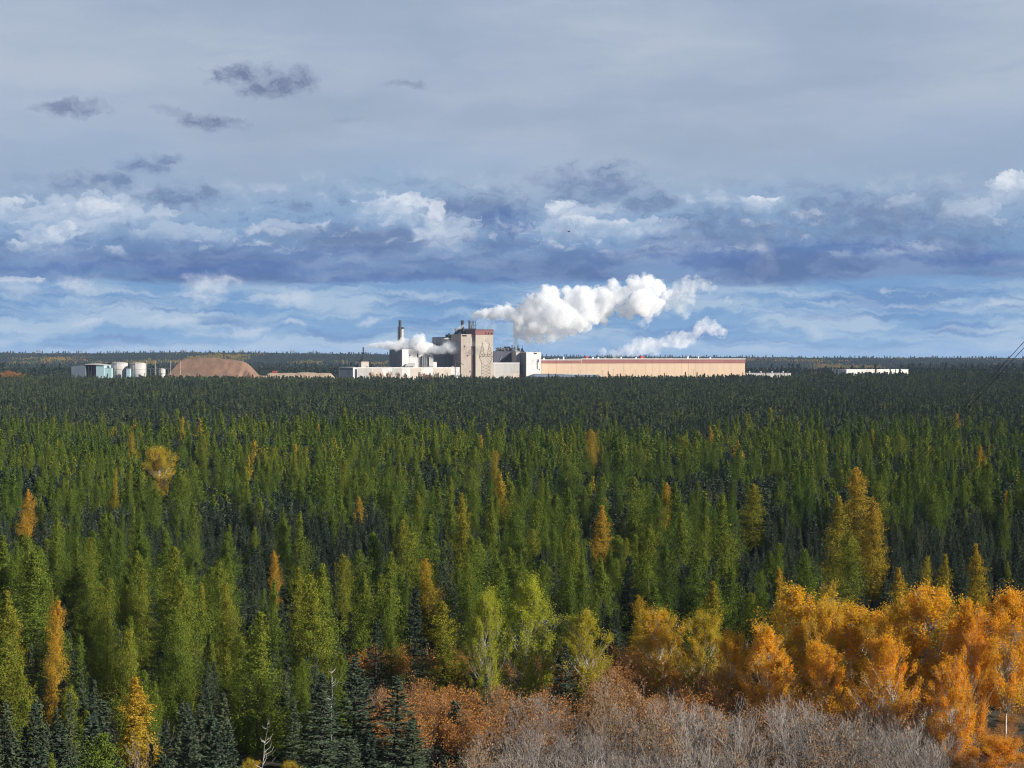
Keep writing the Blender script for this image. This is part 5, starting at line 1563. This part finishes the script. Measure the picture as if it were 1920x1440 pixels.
# --- wood on the far plain and ridge
x, d = jgrid(-2300, 2300, 5500, 6900, 8.5)
m = in_view(x, d, 1.05, 60); x, d = x[m], d[m]
x2, d2 = jgrid(-1700, 700, 2420, 5500, 12.0)
ppx = 960 + F * x2 / d2
m = in_view(x2, d2, 1.05, 40) & ((ppx < 700) | ((ppx > 1700) & (d2 > 2500)) | ((ppx > 1380) & (d2 > 2500) & (d2 < 3000)))
m &= ~((ppx > 300) & (ppx < 700) & (d2 < 2520))
x2, d2 = x2[m], d2[m]
x3, d3 = jgrid(300, 1700, 2480, 5500, 12.0); ppx = 960 + F * x3 / d3; m = in_view(x3, d3, 1.05, 40) & (ppx > 1690); x3, d3 = x3[m], d3[m]
x = np.concatenate([x, x2, x3]); d = np.concatenate([d, d2, d3]); z = gz(x, d)
decid = fbm(x / 150, d / 240, 61, 3) + .25 * (fbm(x / 30, d / 40, 62, 2) - .5)
isd = (decid > .60) & (d > 5400)
hh = (9 + 7 * rs.rand(len(x))) * np.where(rs.rand(len(x)) < .05, 1.4, 1)
a = ~isd
scatter('ridge_conifers', 'dark blue conifer wood on the plain and ridge behind the mill', 'forest', np.stack([x, d, z], 1)[a], np.stack([hh[a] / 12, hh[a] / 12, hh[a] / SPRUCE_H], 1), rs.rand(a.sum()) * 6.28, np.clip(.12 + .2 * rs.randn(a.sum()), 0, .6), rs.randint(0, 3, a.sum()), spruce_tiny)
a = isd
scatter('ridge_hardwoods', 'rusty brown and yellow autumn wood in patches on the far ridge', 'forest', np.stack([x, d, z], 1)[a], np.stack([hh[a] / 12, hh[a] / 12, hh[a] * .8 / LARCH_H], 1), rs.rand(a.sum()) * 6.28, np.clip(.48 + .2 * rs.randn(a.sum()), .05, .85), rs.randint(0, 2, a.sum()), larch_tiny)

# --- thin birches in front of the mill, and the orange thicket at the far left
rg = random.Random(5)
far_birch = shrub_meshes(500, 10.0, 4, 'tan_twig', 900, .45, .45, 3, 2.2)
bl = ['thin tan birch before the left end of the mill hall', 'thin bare birch before the pale hall panels', 'reddish thin birch before the hall below the white block', 'thin birch by a dark spruce before the hall', 'pinkish thin birch under the white block',
      'thin tan birch below the vent tower', 'leafy tan birch left of the H-frame pole', 'rounded tan birch beside the leafy one near the H-frame', 'tall tan birch just left of the H-frame pole', 'thin birch before the link building', 'thin birch below the dark block right of the lattice pylon']
for (px, yt), lab in zip([(697, 690), (716, 692), (729, 690), (747, 691), (758, 693), (791, 691), (799, 694), (808, 693), (816, 692), (941, 699), (927, 700)], bl):
    dd = 2060 + rg.random() * 60; xx = P2(px, dd); g = float(gz(xx, dd)); h = CZ + (HZ - yt) * dd / F - g
    o = thing('birch_tree', lab, 'tree', (xx, dd, g), rg.random() * 6, 'thin birches before the mill')
    link('stems', far_birch[0], o); link('leaves', far_birch[1], o, tint=rg.uniform(0, .5))
    s = h / 10.0; o.scale = (s * .72, s * .72, s)
rust_far = shrub_meshes(505, 10.0, 6, 'tan_twig', 2600, .5, .7, 3, 2.0)
for i, px in enumerate([2, 10, 19, 28, 37]):
    dd = 2250 + 12 * (i % 3); xx = P2(px, dd); g = float(gz(xx, dd)); h = CZ + (HZ - (687 + 2.2 * abs(i - 2))) * dd / F - g
    i2 = i % 3
    o = thing('aspen_tree', ['rust orange tree at the far left edge of the treeline', 'second rust orange tree from the left on the treeline', 'tallest rust orange tree of the treeline clump at left', 'rust tree right of the tallest rust one on the treeline', 'last rust tree of the clump, nearest the aqua hall'][i], 'tree', (xx, dd, g), i, 'rust trees at the left treeline')
    link('stems', rust_far[0], o); link('leaves', rust_far[1], o, tint=.3 + .1 * i2); o.scale = (h / 9, h / 9, h / 10)

# --- brush in the bottom right: bare grey and leafy rust shrubs
bare = [shrub_meshes(600 + i, SHRUB_H, 8, 'grey_twig', 260, .10, w, 4, .85, 'pale_twig') for i, w in enumerate((1.1, 1.4, .85, 1.25))]
rust = [shrub_meshes(620 + i, SHRUB_H, 8, 'tan_twig', nl, .15, w, 4, .8, 'pale_twig') for i, (nl, w) in enumerate(((2600, 1.0), (1200, 1.2), (3600, 1.1)))]
x, d = jgrid(-45, 75, 150, 248, 3.9)
m = in_view(x, d, 1.03, 3) & shrub_zone(x, d)
x, d = x[m], d[m]; k2 = clear_of_landmarks(x, d, .10) | (d < 212); x, d = x[k2], d[k2]
shr = []
for a, b in zip(x, d):
    ppx = 960 + F * a / b
    rustness = (fbm(a / 7, b / 7, 71, 3) - .5) * 1.5 + float(np.interp(b, [160, 182, 194, 206, 245], [-.12, -.04, .24, .62, .85])) + (.35 if 690 < ppx < 920 else 0) + (rs.rand() - .5) * .3
    if rustness < .30 and rs.rand() < .14: continue
    h = rs.uniform(5.8, 10.8) if rustness < .22 else rs.uniform(6.0, 9.2) if rustness < .42 else rs.uniform(5.8, 8.0)
    if b > 200 and ppx > 1430: h *= .85
    if ppx > 1755:
        h *= .42; rustness += .35
    tp = HZ + (CZ - float(gz(a, b)) - h) * F / b
    if any(q.kind == 'spruce' and b < q.d - .5 and abs(ppx - q.px) < .75 * q.R * F / q.d + 4 and tp < q.top + .55 * q.h * F / q.d for q in lms): continue
    if any(q.kind == 'spruce' and hypot(q.x - a, q.d - b) < q.R + .6 for q in lms): continue
    shr.append([a, b, h, rustness, ppx, HZ + (CZ - float(gz(a, b)) - h) * F / b, rs.rand() * 6.28, float(np.clip(.25 + .8 * (rustness - .3) + rs.randn() * .12, 0, 1)), rs.randint(0, 12)])
shr = [q for q in shr if q[5] < 1436]
shr.sort(key=lambda q: q[1])
leafyL = [q for q in shr if q[3] > .42]; bareL = [q for q in shr if q[3] <= .42]
print('SHRUBS', len(leafyL), len(bareL))
refs = [t for t in marks if t.px > 640 and t.top > 1080]
def shrub_parts(q):
    if q[3] > .42: return (rust[0], rust[2])[q[8] % 2]
    if q[3] > .2: return rust[1]
    return bare[q[8] % 4]
buck = {}
for q in leafyL[:298] + bareL[:298]:
    ref = min(refs, key=lambda t: hypot(t.px - q[4], (t.top + 60) - q[5]))
    dx, dy = q[4] - ref.px, q[5] - ref.top
    rel = ('right of' if dx > 0 else 'left of') if abs(dx) > abs(dy) * .7 else 'below'
    size = 'tall ' if q[2] > 8.6 else 'knee-low ' if q[2] < 4.5 else 'low ' if q[2] < 7.0 else ''
    hue = 'rust' if q[3] > .42 else 'brown' if q[3] > .2 else 'bare grey'
    buck.setdefault((size + hue, rel, ref.short), []).append((hypot(dx, dy), q))
for (desc, rel, ref), L in buck.items():
    L.sort(key=lambda w: w[0])
    for n, (_, q) in enumerate(L):
        o_ = ordinal(n + 1)
        lab = ('farther-off %s shrub %s %s' % (desc, rel, ref)) if o_ is None else ('nearest %s shrub %s %s' % (desc, rel, ref)) if n == 0 else '%s%s shrub counting away %s %s' % (o_, desc, rel, ref)
        st, lf = shrub_parts(q)
        o = thing('leafy_shrub' if q[3] > .42 else 'bare_shrub', lab, 'shrub', (q[0], q[1], float(gz(q[0], q[1]))), q[6], 'rust-leaved shrubs' if q[3] > .42 else 'bare shrubs')
        link('stems', st, o)
        if lf is not None: link('leaves', lf, o, tint=q[7])
        s = q[2] / SHRUB_H; o.scale = (s * 1.1, s * 1.1, s)
def poly_mat(me):
    a = np.zeros(len(me.polygons), np.int32); me.polygons.foreach_get('material_index', a); return a
def joined(st, lf, name):
    """stems and leaves in one mesh, for the shrubs past the singly built ones."""
    V = []; Fq = []; lv = []; mi = []; off = 0
    for j, me in enumerate((st, lf)):
        v = np.empty(len(me.vertices) * 3, np.float32); me.vertices.foreach_get('co', v); f = np.empty(len(me.loops), np.int32); me.loops.foreach_get('vertex_index', f)
        V.append(v.reshape(-1, 3)); Fq.append(f.reshape(-1, 4) + off); mi.append(np.full(len(me.polygons), len(st.materials)) if j else poly_mat(me)); off += len(me.vertices)
        a = np.zeros(len(me.vertices), np.float32)
        if j: me.attributes['leafvar'].data.foreach_get('value', a)
        lv.append(a)
    return np_mesh(name, np.concatenate(V), np.concatenate(Fq), list(st.materials) + [lf.materials[0]], {'leafvar': np.concatenate(lv), 'tipf': np.concatenate(lv)}, midx=np.concatenate(mi))
extra = leafyL[298:] + bareL[298:]
if extra:
    pr = [joined(*p_, 'shrub') for p_ in (rust[0], rust[2], rust[1], bare[0], bare[1])]
    vv = [(q[8] % 2) if q[3] > .42 else 2 if q[3] > .2 else 3 + q[8] % 2 for q in extra]
    scatter('brush_thicket', 'brown and rust thicket behind the nearer shrubs at the lower right', 'thicket', [(q[0], q[1], float(gz(q[0], q[1]))) for q in extra], [(q[2] / SHRUB_H * 1.1, q[2] / SHRUB_H * 1.1, q[2] / SHRUB_H) for q in extra], [q[6] for q in extra], [q[7] for q in extra], vv, pr)

# --- tall bare bushes standing out of the grey brush
big_bare = [shrub_meshes(640 + i, 9.0, 6, 'grey_twig', 0, .1, w, 5, .8, 'pale_twig')[0] for i, w in enumerate((.9, 1.15))]
bb = [(1225, 1300, 'below and left of the second large orange aspen, topping the grey brush'), (1330, 1288, 'tallest pale bare bush in the middle of the grey brush'), (1405, 1300, 'just right of the tallest bare bush in the grey brush'), (1130, 1330, 'rising where the grey brush meets the brown'),
      (1040, 1352, 'pale bare bush low in the centre, right of the narrow spruce'), (1480, 1335, 'pale bare bush under the leftmost large orange aspen'), (1548, 1352, 'pale bare bush between the two leftmost large orange aspens, low down'), (1625, 1345, 'pale bare bush under the second large orange aspen'),
      (1700, 1330, 'pale bare bush before the trunks of the widest orange aspen'), (975, 1315, 'pale bare bush right of the narrow spruce, higher up'), (1280, 1375, 'pale bare bush at the bottom, below the tallest bare bush'), (1170, 1395, 'pale bare bush at the bottom edge, left of the middle one'), (1385, 1392, 'pale bare bush at the bottom edge, right of the middle one'), (915, 1398, 'pale bare bush at the bottom edge below the narrow spruce'), (1765, 1390, 'dark-gapped bare bush left of the low orange aspen in the corner')]
for px, py, lab in bb:
    h = 8.6 + rs.rand(); dd = place_top(px, py, h); xx = P2(px, dd)
    if not lab.startswith(('tallest', 'pale', 'dark')): lab = 'pale bare bush ' + lab
    o = thing('bare_bush', lab, 'shrub', (xx, dd, float(gz(xx, dd))), rs.rand() * 6.28, 'tall bare bushes'); link('stems', big_bare[rs.randint(0, 2)], o); q = h / 9; o.scale = (q * 1.0, q * 1.0, q)

# --- bare whips and snags
whip = [shrub_meshes(700 + i, 9.0, 4, 'grey_twig', 0, .1, .45, 3, 1.1)[0] for i in range(2)]
for (px, py, h, lab, sx) in [(222, 1300, 9, 'bare grey whips on the left side of the broad golden larch', .8), (262, 1330, 8.5, 'bare grey whips in front of the broad golden larch', .8), (285, 1305, 9, 'bare grey whips leaning right from the broad golden larch', .9),
                             (128, 1350, 9, 'leafless grey sapling below the slim orange larch', .7), (1403, 1130, 11, 'cluster of pale bare stems before a dark green larch, left of the orange aspens', .45), (1838, 1085, 14, 'tall bare pale sapling rising above the orange aspens at right', .45),
                             (690, 1235, 9, 'leaning bare sapling at the left end of the rust brush', .7), (1590, 1080, 13, 'bare twiggy sapling rising behind the second large orange aspen', .45)]:
    dd = place_top(px, py, h); xx = P2(px, dd)
    o = thing('bare_sapling', lab, 'tree', (xx, dd, float(gz(xx, dd))), rs.rand() * 6, 'bare saplings')
    link('stems', whip[rs.randint(0, 2)], o); o.scale = (sx * h / 9, sx * h / 9, h / 9)
def snag(px, py, h, lab, lean):
    dd = place_top(px, py, h); xx = P2(px, dd)
    o = thing('dead_tree', lab, 'dead tree', (xx, dd, float(gz(xx, dd))), 0, 'white dead trees')
    rg = np.random.RandomState(int(px)); segs = []; p = Vector((0, 0, 0))
    for i in range(8):
        q = Vector((lean * h * ((i + 1) / 8) + rg.randn() * .05, rg.randn() * .05, h * (i + 1) / 8)); segs.append((tuple(p), tuple(q), .055 * (1 - i / 8.6), .055 * (1 - (i + 1) / 8.6))); p = q
    link('trunk', segs_mesh('trunk', 'snag_wood', segs, 6), o)
    br = []
    for i in range(16):
        t = rg.uniform(.45, .97); az = rg.rand() * 6.28; L = (1.15 - t) * h * .16
        a = Vector((lean * h * t, 0, h * t)); b = a + Vector((cos(az) * L, sin(az) * L, L * .5)); br.append((tuple(a), tuple(b), .035, .015))
        br.append((tuple(b), tuple(b + Vector((cos(az + .5) * L * .4, sin(az + .5) * L * .4, L * .5))), .018, .01))
    link('branches', segs_mesh('branches', 'snag_wood', br, 3), o)
snag(356, 1340, 9, 'white branching dead tree at the bottom, right of the broad golden larch', 0)
snag(480, 1345, 9, 'thin white leaning dead stem below the widest green larch', .12)
snag(622, 1250, 10, 'thin white dead stem between dark spruces at low centre left', 0)
snag(585, 1160, 11, 'thin grey dead stem above the dense spruce at low centre left', .03)

# --- cables slanting across the right side
def cable(label, a, b):
    """two seen points (px, py, depth); the straight wire through them, carried on past the frame."""
    A = Vector((P2(a[0], a[2]), a[2], CZ + (HZ - a[1]) * a[2] / F)); B = Vector((P2(b[0], b[2]), b[2], CZ + (HZ - b[1]) * b[2] / F))
    d = B - A
    me = MB().bar((0, 0, 0), d * 1.5, .022, n=6).mesh('power_cable', MAT['steel_dark'])
    o = link('power_cable', me, None, label=label, category='cable', group='power cables'); o.location = A
cable('upper of two dark cables slanting up to the right picture edge', (1500, 1098, 236), (1920, 641, 130))
cable('lower of two dark cables slanting up to the right picture edge', (1506, 1102, 236), (1920, 652, 130))
# --- bird
d = 320; bx = thing('bird', 'tiny dark bird gliding alone in front of the clouds', 'bird', (P2(1067, d), d, CZ + (HZ - 434) * d / F), .4)
m = MB(); m.lathe([(.02, -.22), (.06, -.1), (.075, .02), (.05, .14), (.02, .22)], n=8)
b = m.build('body', MAT['steel_dark'], bx, True); b.rotation_euler = (0, pi / 2 - .15, 0)
for s in (-1, 1):
    m = MB(); m.add([(.08, 0, 0), (-.1, 0, 0), (-.12, s * .28, .10), (.04, s * .28, .11), (-.16, s * .55, .06), (.08, 0, .02), (-.1, 0, .02), (-.12, s * .28, .115), (.04, s * .28, .125)],
        [(0, 1, 2, 3), (3, 2, 4), (5, 8, 7, 6), (8, 4, 7), (1, 6, 7, 2), (0, 3, 8, 5)])
    m.build('wing', MAT['steel_dark'], bx)

# --- the air
def haze():
    m, T, out = new_mat('haze_air')
    v = T.n.new('ShaderNodeVolumePrincipled'); v.inputs['Color'].default_value = (.55, .72, 1.0, 1); v.inputs['Density'].default_value = HAZE
    T.l.new(v.outputs[0], out.inputs['Volume'])
    m.cycles.homogeneous_volume = True
    me = MB().box(-15000, -500, -6, 15000, 27000, 165).mesh('haze', m)
    o = link('haze', me, None, kind='stuff', label='thin blue air between the camera and the far ridge', category='haze')
HAZE = 2.6e-5
if HAZE: haze()
